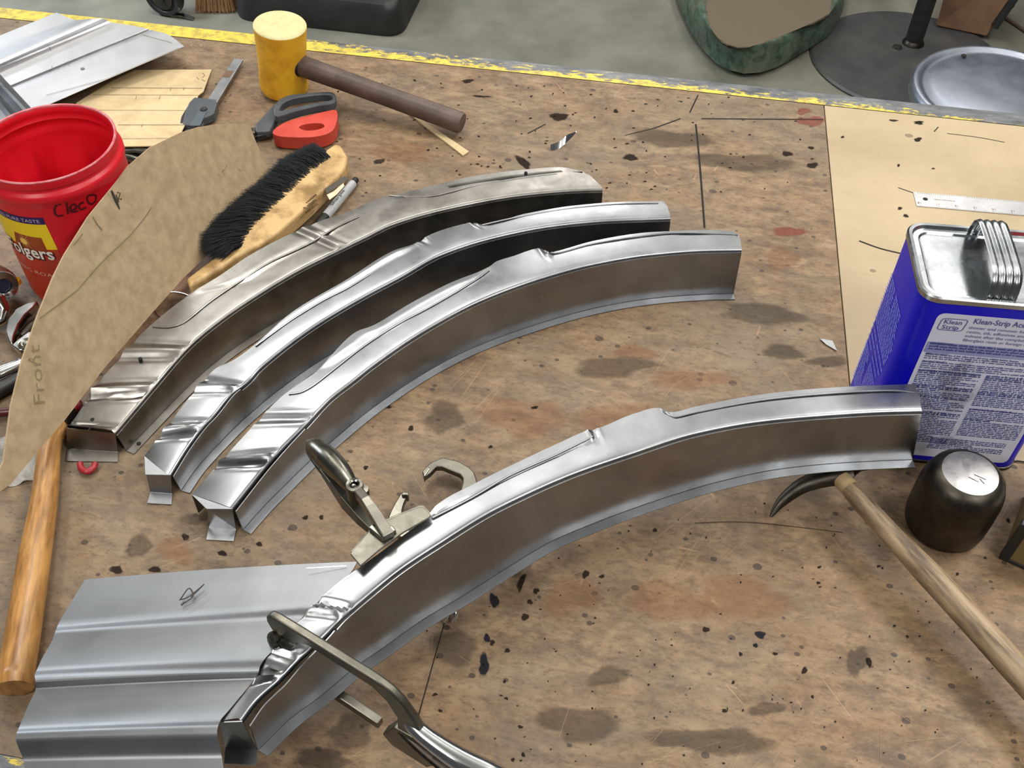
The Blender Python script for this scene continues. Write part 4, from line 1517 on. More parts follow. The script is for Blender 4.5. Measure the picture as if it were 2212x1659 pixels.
m = M().prism(flat_poly([(706, 421), (720, 414), (742, 396), (744, 402), (728, 420), (712, 432)], zt2 + .0002), Z * .0003)
obj('chipped_patch', m, plain('bare_wood_chip', '#c9b79a', '#d8c8ac', .8, 60), br, flat=True)
m = M()
for y0, x0, x1, w in ((0, 655, 684, .003), (9, 654, 688, .006), (18, 656, 692, .004), (27, 650, 676, .003), (35, 655, 680, .002)):
    a, b = P(x0, 440 + y0 + 4, zt2 + .0003), P(x1, 421 + y0 - 2, zt2 + .0003)
    k = 9
    for i in range(k):
        if rnd.random() < .85:
            m.ribbon([a.lerp(b, i / k), a.lerp(b, (i + .75) / k)], w * rnd.uniform(.5, 1))
obj('printed_mark', m, stain_mat('worn_brown_print', '#4d3d28', .8, 70), br, flat=True)['kind'] = 'stuff'

# ---- marker pen
mk = thing('marker_pen', 'grey marker pen with a black cap lying beside the brush block', 'pen', P(735, 430))
a, b = P(770, 387, .0062), P(690, 484, .0062)
L = (b - a)
m = M().tube([a.lerp(b, t) for t in (.10, .14, .5, .84)], [.0056, .006, .0062, .0062], 20)
obj('barrel', m, plain('pale_grey_plastic', '#a3a5a8', '#b1b3b5', .35, 20), mk)
m = M().tube([a.lerp(b, t) for t in (0, .01, .10)], [.0036, .0044, .0046], 20)
obj('end_plug', m, MAT['black'], mk)
m = M().tube([a.lerp(b, t) for t in (.84, .845, 1.1, 1.3)], [.0062, .0067, .0067, .005], 20)
obj('cap', m, MAT['black'], mk)
dx_ = -L.normalized()
dy_ = V(-dx_.y, dx_.x, 0)
m = M()
put_text(m, 'Sharpie', lambda x, y: a.lerp(b, .68) + dx_ * x + dy_ * (y - .002) + Z * (.0004 + math.sqrt(max(.0062**2 - (y - .002)**2, 0))), .0065, width=.036)
obj('printed_word', m, MAT['ink'], mk, flat=True)

# ---- wire hoop, red loop, red handled tool, rag, pliers at the left
hp = [P(330, 662, .0012), P(334, 672, .0012), P(346, 686, .0012), P(372, 694, .0012), P(402, 690, .0012), P(425, 674, .0012), P(424, 650, .0012), P(406, 638, .0012), P(386, 632, .0012), P(365, 632, .0012), P(342, 642, .0012)]
tag(obj('wire_hoop', M().tube(closed_smooth(hp, 4) + [hp[0]], .0008, 6, False), MAT['chrome'], None, P(370, 660)), 'thin bright wire hoop between the brown card and the back rail', 'wire')
arc = smooth_path([P(x, y, .0055) for x, y in ((173, 1001), (176, 1012), (188, 1019), (201, 1012), (206, 1001))], 5)
tag(obj('red_loop', M().tube(arc, .0034, 10), plain('bright_red_plastic', '#96232a', None, .4), None, P(189, 1010)), 'small red plastic loop in front of the tarnished rail end', 'loop')
rt = thing('red_handled_tool', 'dark red handled tool lying under the tip of the brown card', 'tool', P(80, 885))
m = M().tube([P(-60, 896, .008), P(60, 886, .008), P(128, 881, .009)], [.0048, .005, .006], 14)
obj('shank', m, plain('dark_red_paint', '#4d161a', '#5e1d21', .35, 20), rt)
m = M().tube([P(122, 884, .009), P(140, 882, .0095), P(168, 877, .0095), P(176, 876, .0095)], [.006, .0085, .009, .006], 18)
obj('grip', m, plain('glossy_dark_red', '#7a1820', '#8c2028', .25, 20), rt)

rg = M()
c = P(28, 995, 0)
n = 22
rows = []
for i in range(n):
    row = []
    for j in range(n):
        x, y = (i / (n - 1) - .5), (j / (n - 1) - .5)
        h = .013 * max(0, 1 - 3.2 * (x * x + y * y)) + .005 * math.sin(9 * x + 4 * y) * math.sin(7 * y - 5 * x + 1) + .003 * math.sin(23 * x + 11 * y)
        row.append(c + V(x * .075 * (1 + .15 * math.sin(6 * y)), y * .06 * (1 + .2 * math.cos(5 * x)), max(.0008, h)))
    rows.append(row)
rg.grid(rows)
tag(obj('rag', rg, plain('dirty_white_cloth', '#77736d', '#b5b2ad', .9, 40, 0, .3), None, c, solid=.0008), 'crumpled greyish white rag beneath the lower tip of the brown card', 'rag')

pl = thing('locking_pliers', 'chrome locking pliers with a curved jaw at the left border below the red can', 'pliers', P(40, 740))
m = M().prism(flat_poly([(87, 662), (62, 668), (40, 680), (24, 702), (18, 728), (24, 748), (32, 758), (36, 738), (46, 712), (60, 692), (78, 676)], .012), Z * .010)
obj('upper_jaw', m, MAT['chrome'], pl, bevel=.0015, smooth=50)
m = M().prism(flat_poly([(30, 757), (44, 744), (66, 728), (86, 724), (88, 748), (70, 764), (46, 768)], .010), Z * .009)
obj('lower_jaw', m, MAT['chrome'], pl, bevel=.0015, smooth=50)
m = M().lathe(P(56, 743, .0192), [(.009, 0), (.0088, .0016), (.007, .002), (.0055, .0012), (.0035, .0012), (.003, .0026), (0, .003)], 24)
obj('rivet', m, MAT['nickel'], pl)
m = M().tube([P(70, 772, .014), P(48, 784, .014), P(0, 804, .014), P(-40, 820, .014)], [.005, .0075, .0085, .0085], 16, True, (1, .7))
obj('handle', m, MAT['chrome'], pl)
m = M().tube([P(60, 800, .008), P(20, 830, .008), P(-40, 862, .008)], [.006, .010, .011], 16, True, (1, .7))
obj('lower_handle', m, MAT['black'], pl)
m = M().tube([P(92, 690, .007), P(70, 712, .007), P(48, 730, .007)], [.007, .009, .007], 14)
obj('spring_housing', m, MAT['dark_steel'], pl)

dr = thing('drill_chuck', 'chrome chuck with a brown sleeve at the left border beside the red can', 'chuck', P(5, 640))
axd = V(.50, -.55, .25).normalized()
rmx = axd.to_track_quat('Z', 'Y').to_matrix()
cb = P(6, 616, .034)
m = M().lathe(cb, [(.017, -.038), (.0185, -.02), (.0185, -.006), (.0165, -.003)], 32, rmx)
obj('sleeve', m, plain('brown_sleeve', '#5a2a1c', '#6d3a26', .4, 20), dr)
m = M().lathe(cb, [(.0165, -.004), (.0172, .0), (.0165, .004), (.009, .0048), (.0085, .001), (0, .001)], 32, rmx)
obj('front_ring', m, MAT['chrome'], dr)
m = M().lathe(cb, [(0, .0014), (.0075, .0014), (.0082, .0022)], 24, rmx)
obj('blue_centre', m, plain('dark_blue_centre', '#23263c', None, .3), dr)
m = M().tube([P(-10, 645, .030), P(6, 668, .018), P(2, 690, .012), P(-20, 705, .010)], [.010, .009, .008, .008], 16)
obj('body', m, MAT['chrome'], dr)
m = M().lathe(P(36, 612, .020), [(.006, 0), (.006, .006), (.003, .009), (0, .009)], 16)
obj('yellow_tip', m, MAT['yellow'], dr)

pc2 = thing('locking_pliers', 'pair of chrome pliers handles peeping out beneath the flat tan card', 'pliers', P(300, 340))
m = M().tube([P(262, 326, .009), P(300, 325, .010), P(345, 334, .009)], [.006, .0075, .0065], 16)
obj('handle', m, MAT['nickel'], pc2)
m = M().tube([P(255, 336, .007), P(285, 343, .008), P(325, 356, .008)], [.005, .006, .006], 16)
obj('handle', m, MAT['nickel'], pc2)
m = M().prism(flat_poly([(262, 318), (335, 316), (340, 345), (300, 362), (262, 350)], .001), Z * .004)
obj('dark_jaw', m, MAT['black'], pc2, flat=True, bevel=.001)

# ---- hammer at the left
hm = thing('hammer', 'hammer with a varnished pale wooden handle at the left, head under the brown card', 'hammer', P(60, 1250))
pts = [P(138, 906, .0125), P(126, 930, .0125), P(108, 967, .0125), P(95, 1085, .0135), P(75, 1202, .0145), P(57, 1320, .0150), P(38, 1440, .0155), P(33, 1468, .0160), P(30, 1487, .0160)]
rr = [.0085, .0095, .0115, .0135, .0155, .0158, .0158, .0172, .0165]
obj('handle', M().tube(smooth_path(pts, 5), [lin(list(enumerate(rr)))(i / 5) for i in range((len(pts) - 1) * 5 + 1)], 20, True, (1, .86)), MAT['ash'], hm, smooth=50)
hdv = (pts[0] - pts[2]).normalized()
hsd = V(-hdv.y, hdv.x, 0)
hc = P(133, 902, .0135)
m = M().tube([hc + hsd * -.012 , hc + hsd * -.008, hc + hsd * .0, hc + hsd * .022, hc + hsd * .05], [.0115, .0105, .0115, .009, .003], 20)
obj('head', m, MAT['dark_steel'], hm)

# ---- blue solvent can
FL = V(.3692, .6745, 0)
yw = rad(-6.4)
cx_, cy_ = V(math.cos(yw), math.sin(yw), 0), V(-math.sin(yw), math.cos(yw), 0)
CW, CD, CH, CR = .165, .106, .232, .017
bc_ = thing('solvent_can', 'blue rectangular solvent can with a printed label and a ribbed tin handle', 'can', FL + cx_ * CW / 2 + cy_ * CD / 2)


def BCp(a, b, z):
    return FL + cx_ * a + cy_ * b + Z * z


def rr_outline(ins, z, r=CR, n=7):
    pts = []
    for (x, y), a0 in (((ins + r, ins + r), 180), ((CW - ins - r, ins + r), 270), ((CW - ins - r, CD - ins - r), 0), ((ins + r, CD - ins - r), 90)):
        for i in range(n + 1):
            a = rad(a0 + 90 * i / n)
            pts.append(BCp(x + r * math.cos(a), y + r * math.sin(a), z))
    return pts


m = M()
loft(m, [rr_outline(0, .004), rr_outline(0, CH - .004)], False)
obj('can_body', m, MAT['blue'], bc_, smooth=50)
m = M()
loft(m, [rr_outline(.002, .0, CR - .002), rr_outline(-.0012, .0005, CR + .001), rr_outline(-.0012, .0045, CR + .001), rr_outline(.0005, .005)], False)
obj('bottom_seam', m, MAT['dark_steel'], bc_)
m = M()
loft(m, [rr_outline(.0003, CH - .0045), rr_outline(-.0012, CH - .004, CR + .001), rr_outline(-.0014, CH + .001, CR + .001), rr_outline(0, CH + .0025), rr_outline(.003, CH + .0022, CR - .002), rr_outline(.0045, CH - .001, CR - .003), rr_outline(.009, CH - .0012, CR - .005), rr_outline(.0105, CH - .003, CR - .006), rr_outline(.0125, CH - .0032, CR - .007)], True)
obj('lid', m, MAT['tin'], bc_, smooth=40)
# ribbed strap handle
rows = []
ha, hw = .070, .026
prof_b = [(.006, .0005), (.0065, .006), (.010, .018), (.018, .0235), (.030, .0250), (CD / 2, .0255), (CD - .030, .0250), (CD - .018, .0235), (CD - .010, .018), (CD - .0065, .006), (.0 + CD - .006, .0005)]
for b, z in [((q.x), q.y) for q in smooth_path([V(b, z, 0) for b, z in prof_b], 4)]:
    row = []
    for i in range(25):
        s = i / 24
        rib = .0016 * (0.5 - .5 * math.cos(2 * math.pi * s * 4)) + .0004
        nb = -1 if b < .012 else (1 if b > CD - .012 else 0)
        row.append(BCp(ha + (s - .5) * hw, b + nb * rib, CH - .001 + z + (rib if nb == 0 else 0)))
    rows.append(row)
obj('strap_handle', M().grid(rows), MAT['tin'], bc_, solid=.0007, smooth=70)
m = M().lathe(BCp(.132, CD / 2, CH - .003), [(.021, 0), (.021, .004), (.0185, .006), (.0185, .018), (.017, .020), (0, .020)], 32)
obj('screw_cap', m, MAT['red'], bc_)


def front(a, z, e=.0004):
    return BCp(a, -e, z)


lab = [V(.0195 + x, z, 0) for x, z in ((0, .012), (CW - .033, .012), (CW - .033, CH - .016), (0, CH - .016))]
lab = rounded([front(p.x, p.y) for p in lab], .008, 5)
obj('label', M().poly(lab), MAT['label'], bc_, flat=True)
lx0, lx1, lz0, lz1 = .0235, CW - .0175, .018, CH - .020
m = M().poly([front(lx0 - .003, lz1 - .033, .0006), front(lx1 + .003, lz1 - .033, .0006), front(lx1 + .003, lz1 - .047, .0006), front(lx0 - .003, lz1 - .047, .0006)])
obj('label_band', m, MAT['label_band'], bc_, flat=True)
# emblem: slanted frame with two words
m = M()
em = [front(lx0 + x, lz1 - .002 - z, .0008) for x, z in ((.0015, 0), (.0245, 0), (.0225, .0145), (.0, .0145))]
em = rounded(em, .003, 3)
for i in range(len(em)):
    m.ribbon([em[i], em[(i + 1) % len(em)]], .0008, -cy_)
put_text(m, 'Klean', lambda x, y: front(lx0 + .0035 + x, lz1 - .0085 + y, .0008), .0075, .01, .0165)
put_text(m, 'Strip', lambda x, y: front(lx0 + .0035 + x, lz1 - .0152 + y, .0008), .0075, .01, .0155)
obj('emblem', m, MAT['label_ink'], bc_, flat=True)
m = M()
xw = put_text(m, 'Klean-Strip Acetone', lambda x, y: front(lx0 + .029 + x, lz1 - .0055 + y, .0008), .0092, .012, .060)
put_text(m, 'is a strong', lambda x, y: front(lx0 + .092 + x, lz1 - .0055 + y, .0008), .0058)
for i, s in enumerate(('thinner and remover for specified coatings', 'resins, ink, adhesives and contact cement', 'solvent after the completion of a fiberglass', 'fiberglass resin or foreign material')):
    put_text(m, s, lambda x, y: front(lx0 + .0275 + x, lz1 - .0125 - i * .0054 + y, .0008), .0052)
obj('heading', m, MAT['label_ink'], bc_, flat=True)
# fine print: rows of letter marks too small to read
m = M()


def print_rows(x0, x1, ztop, zbot, pitch=.00265, h=.0013, e=.0008, fn=front, boldrows=()):
    z = ztop
    r = 0
    while z > zbot:
        x = x0
        hh = h * (1.5 if r in boldrows else 1)
        stop = x1 if rnd.random() < .8 else x0 + (x1 - x0) * rnd.uniform(.3, .9)
        while x < stop:
            nl = rnd.randint(2, 9)
            for _ in range(nl):
                w = rnd.uniform(.0005, .0010)
                a = hh * rnd.choice((1, 1, 1, 1.45))
                if x + w > x1:
                    break
                m.poly([fn(x, z, e), fn(x + w, z, e), fn(x + w, z + a, e), fn(x, z + a, e)])
                x += w + .0002
            x += .0010
        z -= pitch
        r += 1


print_rows(lx0, lx1, lz1 - .036, lz1 - .046, .0034, .0018, .0009)
print_rows(lx0, lx1, lz1 - .050, lz1 - .057)
print_rows(lx0, lx1, lz1 - .0605, lz1 - .070)
xm = (lx0 + lx1) / 2
print_rows(lx0, xm - .003, lz1 - .073, lz1 - .128, boldrows=(0, 1, 8, 9, 14))
print_rows(lx0, xm - .003, lz1 - .132, lz0 + .016, boldrows=(0, 1))
print_rows(xm + .002, lx1, lz1 - .073, lz1 - .118, boldrows=(0, 1, 2, 9, 10))
print_rows(xm + .002, lx1, lz1 - .122, lz0 + .030, boldrows=(0, 6))
print_rows(xm - .02, lx1 - .006, lz0 + .024, lz0 + .006)
o = obj('fine_print', m, MAT['label_ink'], bc_, flat=True)
o['kind'] = 'stuff'
m = M()
for i, s in enumerate(('WARNING:', 'IMPORTANT:', 'INGREDIENTS:', 'DANGER! EXTREMELY FLAMMABLE')):
    put_text(m, s, lambda x, y: front(lx0 + x, lz1 - (.0355, .0495, .060, .0725)[i] + y, .0010), .0036, .02)
put_text(m, 'CALIFORNIA PROPOSITION', lambda x, y: front(xm + .002 + x, lz1 - .1215 + y, .0010), .0034, .02)
for k in range(4):
    m.poly([front(lx0 + .003 * k, lz0 + .012, .001), front(lx0 + .003 * k + .0018, lz0 + .012, .001), front(lx0 + .003 * k + .0018, lz0 + .020, .001), front(lx0 + .003 * k, lz0 + .020, .001)])
obj('bold_words', m, MAT['label_ink'], bc_, flat=True)
sm_ = M()
for a in ((.058, .130, .016, .04), (.072, .105, .02, .03), (.050, .034, .03, .02), (.085, .040, .02, .012)):
    vs, at, fs = [front(a[0], a[1], .0012)], [1.0], []
    for q, f in ((.5, .75), (1, 0)):
        for j in range(16):
            an = j * math.pi / 8
            w = 1 + .25 * math.sin(3 * an + a[0] * 90)
            vs.append(front(a[0] + a[2] * q * w * math.cos(an), a[1] + a[3] * q * w * math.sin(an), .0012))
            at.append(f)
    for j in range(16):
        k = (j + 1) % 16
        fs += [(0, 1 + j, 1 + k), (1 + j, 17 + j, 17 + k, 1 + k)]
    sm_.add(vs, fs)
    sm_.attr = (sm_.attr or []) + at
o = obj('smudge', sm_, stain_mat('grey_smudge', '#4b4c5c', .22, 90), bc_, flat=True)
o['kind'] = 'stuff'


def side(b, z, e):
    return BCp(-e, CD - b, z)


m = M()
rnd.seed(5)
# side print in two slanted blocks
z = CH - .055
while z > .02:
    for blk in ((.012, .040), (.046, .078)):
        x = blk[0]
        end = blk[1] + .006 * math.sin(z * 60)
        while x < end:
            for _ in range(rnd.randint(2, 8)):
                w = rnd.uniform(.0007, .0012)
                m.poly([side(x, z, .0005), side(x + w, z, .0005), side(x + w, z + .0022, .0005), side(x, z + .0022, .0005)])
                x += w + .0003
            x += .0012
    z -= .0042 if (int(z * 1000) // 30) % 3 else .009
o = obj('side_print', m, MAT['light_print'], bc_, flat=True)
o['kind'] = 'stuff'

# ---- steel dolly block
dc = V(.438, .590, 0)
dl = thing('steel_dolly', 'dark rounded steel dolly block with a polished worn top face', 'dolly', dc)
m = M().lathe(dc, [(0, .0002), (.034, .0002), (.038, .003), (.0395, .012), (.0400, .03), (.0398, .055), (.0385, .066), (.035, .0765), (.0295, .0825), (.0262, .0838)], 56)
obj('block', m, MAT['dark_steel'], dl, smooth=60)
m = M().lathe(dc, [(.0262, .0838), (.022, .0845), (.012, .0850), (0, .0852)], 56)
obj('struck_face', m, MAT['worn_steel'], dl, smooth=60)
strokes('scratch_mark', [([dc + V(a[0], a[1], .0854), dc + V(a[2], a[3], .0852)], .0007) for a in ((-.004, -.006, .004, -.012), (.006, -.008, .009, -.014), (.002, -.003, .012, -.009))], MAT['dark_steel'], dl)

# ---- pick hammer
ph_ = thing('pick_hammer', 'body hammer with a curved dark pick and a weathered wooden handle', 'hammer', P(1822, 1040))
cl = [(1818, 1034, .044), (1835, 1054, .044), (1862, 1086, .044), (1930, 1160, .043), (2006, 1240, .042), (2100, 1340, .041), (2187, 1437, .040), (2300, 1565, .038), (2420, 1705, .034)]
pth = [P(*q) for q in cl]
rr = [.0088, .0092, .0098, .0102, .0122, .0128, .0128, .0122, .0115]
sp_ = smooth_path(pth, 5)
obj('handle', M().tube(sp_, [lin(list(enumerate(rr)))(i / 5) for i in range(len(sp_))], 20, True, (1, 1.0)), MAT['hickory'], ph_, smooth=50)
m = M().tube([P(1818, 1034, .044), P(1836, 1055, .044)], .0094, 20)
obj('wedge_end', m, plain('pale_wood_end', '#9c8560', '#b9a27c', .5, 40), ph_)
hd = P(1812, 1026, .042)
tipp = P(1664, 1117, .006)
mid1, mid2, mid3 = P(1790, 1030, .040), P(1735, 1048, .030), P(1690, 1082, .015)
sq_ = smooth_path([hd + (hd - mid1) * 1.2, hd, mid1, mid2, mid3, tipp], 5)
rl = lin([(0, .013), (5, .013), (10, .0105), (15, .0085), (20, .0058), (25, .0012)])
obj('pick_head', M().tube(sq_, [rl(i) for i in range(len(sq_))], 16, True, (1, .8)), MAT['dark_steel'], ph_, smooth=50)
fcd = (hd - mid1).normalized()
fcd = (V(fcd.x, fcd.y, 0).normalized() + V(-.1, .55, 0)).normalized()
m = M().lathe(hd + fcd * .004, [(.0105, 0), (.009, .02), (.0125, .030), (.0132, .038), (.012, .041), (0, .042)], 24, fcd.to_track_quat('Z', 'Y').to_matrix())
obj('hammer_face', m, MAT['dark_steel'], ph_)

# ---- small box at the right border
k0 = P(2160, 1206)
e1 = (P(2212, 1230) - k0).normalized()
e2 = V(-e1.y, e1.x, 0)
bx_ = thing('small_box', 'small olive brown box with black edges cut off by the right border', 'box', k0)
m = M().box(k0 + e1 * .06 + e2 * .045 + Z * .030, e1 * .0595, e2 * .0445, Z * .0295)
obj('box_body', m, plain('olive_brown_card', '#6a5a3a', '#78673f', .6, 14), bx_, flat=True, bevel=.001)
m = M().box(k0 + e1 * .003 + e2 * .003 + Z * .030, e1 * .0045, e2 * .0045, Z * .0300)
m.box(k0 + e1 * .06 - e2 * -.0005 + Z * .0025, e1 * .0600, e2 * .0015, Z * .0025)
obj('black_edge', m, MAT['black'], bx_, flat=True, bevel=.001)
m = M().box(k0 + e1 * .063 + e2 * .048 + Z * .0605, e1 * .058, e2 * .044, Z * .0009)
obj('white_top', m, plain('white_card', '#d6d4cc', None, .6), bx_, flat=True)

# ---- sheet metal clamp behind the front rail
sc2 = thing('sheet_clamp', 'locking clamp with wide flat jaws gripping the back lip of the front rail', 'clamp', P(800, 1120, .09))
jw = [(757, 1199), (790, 1160), (808, 1139), (871, 1112), (905, 1098), (915, 1098), (932, 1115), (925, 1122), (871, 1153), (820, 1190), (779, 1225)]
obj('upper_jaw', M().prism(flat_poly(jw, .1405), Z * .0022), MAT['nickel_dull'], sc2, flat=True, bevel=.0006)
obj('lower_jaw', M().prism([p + V(0, .002, 0) for p in flat_poly(jw[:-2] + [(790, 1214)], .1245)], Z * .0022), MAT['nickel_dull'], sc2, flat=True, bevel=.0006)


def bar(m, pts, w, h):
    rows = []
    k = len(pts)
    for i, p in enumerate(pts):
        a, b = pts[max(i - 1, 0)], pts[min(i + 1, k - 1)]
        t = (b - a).normalized()
        s = t.cross(Z).normalized()
        u = s.cross(t).normalized()
        wi = w[i] if isinstance(w, (list, tuple)) else w
        hi = h[i] if isinstance(h, (list, tuple)) else h
        rows.append([p - s * wi - u * hi, p + s * wi - u * hi, p + s * wi + u * hi, p - s * wi + u * hi])
    return m.grid(rows, True, True)


m = bar(M(), [P(770, 1058, .150), P(790, 1084, .152), P(800, 1098, .151), P(840, 1160, .1475)], [.0042, .0042, .0046, .0052], [.005, .006, .006, .0045])
obj('upper_arm', m, MAT['nickel'], sc2, flat=True, bevel=.0012)
m = M().prism(flat_poly([(818, 1150), (836, 1166), (857, 1150), (848, 1140), (838, 1142), (826, 1137)], .1428), Z * .004)
obj('weld_foot', m, MAT['nickel'], sc2, flat=True, bevel=.001)
m = M().prism(flat_poly([(796, 1146), (806, 1138), (836, 1168), (828, 1172)], .1428), Z * .005)
obj('side_rib', m, MAT['nickel'], sc2, flat=True, bevel=.001)
hp_ = smooth_path([P(768, 1058, .148), P(752, 1040, .147), P(735, 1018, .145), P(708, 990, .140), P(682, 968, .132), P(664, 956, .126)], 5)
hr = lin([(0, .0055), (5, .0075), (10, .0095), (15, .0108), (20, .0100), (25, .0030)])
obj('upper_handle', M().tube(hp_, [hr(i) for i in range(len(hp_))], 18, True, (1, .9)), MAT['nickel'], sc2, smooth=60)
m = M().lathe(P(767, 1056, .149), [(.0035, .006), (.0048, .007), (.0072, .0065), (.0078, .004), (.0078, -.012)], 22)
obj('pivot_ring', m, MAT['nickel'], sc2)
m = M().lathe(P(767, 1056, .1545), [(0, .0004), (.0036, .0004)], 18)
obj('pivot_hole', m, MAT['hole'], sc2)
m = M().lathe(P(783, 1062, .147), [(.0055, -.006), (.0062, .0), (.0055, .004), (0, .0045)], 18)
obj('side_nut', m, MAT['nickel'], sc2)
m = bar(M(), [P(812, 1150, .118), P(780, 1118, .120), P(750, 1080, .122), P(728, 1048, .122), P(700, 1016, .116)], [.0035, .0045, .006, .006, .004], [.005, .008, .010, .008, .004])
obj('lower_arm', m, plain('dull_dark_plate', '#55534a', '#66635a', .4, 30, .8), sc2, flat=True, bevel=.001)
lh = smooth_path([P(742, 1066, .120), P(718, 1036, .112), P(692, 1004, .104), P(674, 978, .104)], 4)
obj('release_lever', bar(M(), lh, .0045, .0025), MAT['dark_steel'], sc2, flat=True)

# ---- C clamp lying under the front rail
c2 = thing('locking_c_clamp', 'locking C clamp lying flat on the bench beneath the front rail', 'clamp', P(1000, 1130))
cj = [(914, 1030), (922, 1017), (934, 1007), (958, 998), (991, 1006), (1014, 1019), (1025, 1030), (1031, 1050), (1040, 1085), (1060, 1130), (1030, 1150), (1004, 1110), (994, 1075), (1000, 1052), (1000, 1043), (994, 1034), (956, 1018), (943, 1018), (931, 1031), (917, 1041)]
obj('fixed_jaw', M().prism(flat_poly(cj, .013), Z * .008), MAT['nickel_dull'], c2, bevel=.0012, smooth=50)
m = M().prism(flat_poly([(913, 1030), (925, 1018), (931, 1024), (917, 1043)], .012), Z * .010)
obj('jaw_tip', m, MAT['nickel'], c2, flat=True, bevel=.001)
m = M().prism(flat_poly([(868, 1071), (884, 1076), (874, 1095), (870, 1112), (880, 1150), (950, 1190), (930, 1205), (850, 1160), (838, 1130), (846, 1110), (857, 1090)], .013), Z * .007)
obj('moving_jaw', m, MAT['nickel'], c2, bevel=.0012, smooth=50)
m = M().box(P(876, 1073, .018), V(.0035, 0, 0), V(0, .0022, 0), Z * .0055)
obj('jaw_tip', m, MAT['nickel'], c2, flat=True, bevel=.001)
m = M().tube([P(1030, 1120, .016), P(1080, 1170, .016), P(1122, 1214, .015)], [.009, .009, .0075], 16)
obj('fixed_handle', m, MAT['nickel'], c2)
m = M().tube([P(1120, 1212, .015), P(1134, 1226, .015)], .0045, 14)
m.tube([P(1132, 1224, .015), P(1138, 1230, .015)], .0062, 14)
obj('adjusting_screw', m, MAT['chrome'], c2)
m = bar(M(), [P(920, 1190, .016), P(945, 1260, .016), P(962, 1318, .015)], [.007, .008, .006], .005)
obj('moving_handle', m, MAT['nickel'], c2, flat=True, bevel=.0015)
for dx0 in (0, 18):
    obj('handle_prong', M().tube(smooth_path([P(962 + dx0, 1310, .016), P(966 + dx0, 1326, .014), P(962 + dx0 * .9, 1342, .007)], 4), .0026, 10), MAT['chrome'], c2)

# ---- C clamp in front
c3 = thing('locking_c_clamp', 'locking C clamp holding the front rail, its chrome handle cut by the lower border', 'clamp', P(850, 1520))
a1, a2 = P(592, 1330, .160), P(838, 1480, .153)
dd_ = (a2 - a1)
dd_.z = 0
LL = dd_.length
dd_.normalize()
nn_ = V(dd_.y, -dd_.x, 0)


def CF(s, z, e=0.0):
    return V(a1.x, a1.y, 0) + dd_ * s + nn_ * e + Z * z


frame = [(-.007, .150), (-.006, .158), (-.001, .163), (.006, .164), (.03, .1625), (LL - .01, .1565), (LL + .004, .152), (LL + .014, .142), (LL + .024, .122), (LL + .030, .100), (LL + .030, .085), (LL + .004, .085), (LL + .006, .110), (LL - .002, .130), (LL - .014, .1415), (.034, .149), (.024, .144), (.017, .135), (.004, .132), (-.004, .138)]
obj('frame_arm', M().prism([CF(s, z, -.0035) for s, z in frame], nn_ * .007), MAT['nickel_dull'], c3, bevel=.0018, smooth=40)
m = M().prism([CF(s, z, -.0045) for s, z in [(LL + .002, .09), (LL + .030, .092), (LL + .044, .070), (LL + .030, .045), (LL - .004, .048), (LL - .012, .06)]], nn_ * .009)
obj('pivot_plate', m, plain('dark_plate_steel', '#5d5b50', '#6d6b5f', .4, 30, .9), c3, flat=True, bevel=.001)  # darker, greenish steel tone for the pivot plate
m = bar(M(), [P(690, 1474, .052), P(740, 1507, .052), P(822, 1562, .050)], .0036, .0055)
obj('lower_arm', m, MAT['nickel_dull'], c3, flat=True, bevel=.001)
so = CF(.004, .131, .0)
tilt = (Z * 1 + nn_ * .5 + dd_ * -.25).normalized().to_track_quat('Z', 'Y').to_matrix()
m = M().lathe(so + nn_ * .002, [(0, -.0072), (.0098, -.0072), (.0102, -.004), (.0078, -.001), (.0055, .002), (.0055, .009)], 24, tilt)
obj('swivel_pad', m, MAT['nickel'], c3)
m = M().lathe(so + nn_ * .006 - dd_ * .003 + Z * .002, [(.0062, -.003), (.0074, .0), (.0074, .0035), (.0055, .005), (0, .0055)], 8, (nn_ + Z * .3 - dd_ * .4).normalized().to_track_quat('Z', 'Y').to_matrix())
obj('rivet_nut', m, MAT['nickel'], c3)
hp_ = smooth_path([P(876, 1540, .105), P(895, 1568, .104), P(930, 1598, .102), (P(990, 1638, .098)), P(1050, 1668, .094), P(1120, 1700, .088)], 5)
hr = lin([(0, .0052), (5, .0068), (10, .0074), (15, .0090), (20, .0095), (25, .0085)])
obj('fixed_handle', M().tube(hp_, [hr(i) for i in range(len(hp_))], 20, True, (1, .95)), MAT['chrome'], c3, smooth=60)
m = M().lathe(P(877, 1536, .110), [(.0030, .003), (.0042, .0038), (.0054, .0028), (.0056, -.01)], 22)
obj('pivot_ring', m, MAT['nickel'], c3)
hp2 = smooth_path([P(862, 1562, .085), P(900, 1602, .080), P(950, 1645, .076), P(1010, 1690, .072)], 5)
obj('moving_handle', M().tube(hp2, lin([(0, .004), (8, .006), (15, .007)])(8), 16, True, (1, .7)), MAT['dark_steel'], c3)

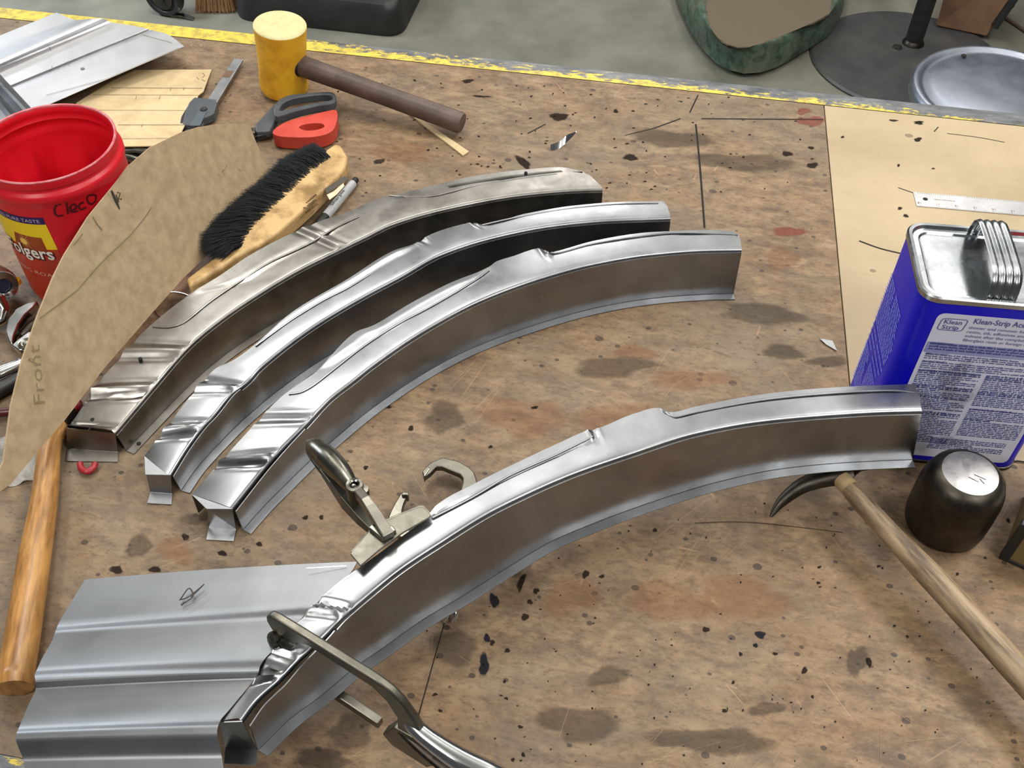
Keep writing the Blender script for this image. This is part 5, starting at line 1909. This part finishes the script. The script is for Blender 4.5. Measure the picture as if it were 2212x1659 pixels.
# ---- sub-parts: pieces that belong to one part of their thing
SUB = {'curved_rail': {'rivet_hole': 'top_plate', 'joggle_crease': 'top_plate', 'end_foot': 'end_tab', 'inner_flange': 'inner_wall', 'outer_flange': 'outer_wall'},
       'ribbed_panel': dict.fromkeys(('ink_mark', 'ink_tick', 'scribe_line', 'mill_stamp', 'pencil_tick', 'pencil_line', 'grey_spot'), 'panel_sheet'),
       'card_template': dict.fromkeys(('fold_line', 'pencil_tick', 'pencil_scribble', 'pencil_line', 'ink_mark', 'ink_digit', 'pencil_writing'), 'card_sheet'),
       'caliper': {'screen': 'body', 'button': 'body', 'side_grip': 'body', 'rust_mark': 'beam'},
       'bench_brush': {'black_band': 'block', 'chipped_patch': 'block', 'printed_mark': 'block', 'bristle_core': 'bristles'},
       'marker_pen': {'printed_word': 'barrel'},
       'steel_rule': dict.fromkeys(('hang_hole', 'graduation', 'numeral', 'stamped_words'), 'blade'),
       'coffee_can': {'word': 'label_panel', 'word_shadow': 'label_panel', 'label_picture': 'label_panel', 'label_sunburst': 'label_panel', 'handwriting': 'can_body'},
       'solvent_can': {'label_band': 'label', 'emblem': 'label', 'heading': 'label', 'fine_print': 'label', 'bold_words': 'label', 'smudge': 'label', 'side_print': 'can_body'},
       'steel_dolly': {'scratch_mark': 'struck_face'}, 'sheet_clamp': {'pivot_hole': 'pivot_ring', 'weld_foot': 'upper_arm', 'side_rib': 'upper_arm'},
       'locking_c_clamp': {'adjusting_screw': 'fixed_handle', 'handle_prong': 'moving_handle', 'jaw_tip': 'fixed_jaw', 'swivel_pad': 'frame_arm', 'rivet_nut': 'frame_arm'},
       'locking_pliers': {'rivet': 'lower_jaw'}, 'drill_chuck': {'blue_centre': 'front_ring'}, 'pick_hammer': {'wedge_end': 'handle'}, 'mallet': {'dark_collar': 'head'},
       'machine_base': {'dust_layer': 'base_block'}, 'post_stand': {'bolt': 'round_plate', 'weld_collar': 'post'}, 'stool': {'seat_hole': 'seat'}, 'caster': {'hub': 'tyre'}}
for root in [o for o in COL.objects if o.type == 'EMPTY']:
    mp = SUB.get(root.name.split('.')[0], {})
    kids = {}
    for c in root.children:
        kids.setdefault(c.name.split('.')[0], c)
    for c in list(root.children):
        dst = mp.get(c.name.split('.')[0])
        if dst and dst in kids and kids[dst] is not c:
            c.parent = kids[dst]

bpy.data.objects.remove(_fo)
bpy.data.curves.remove(_fc)
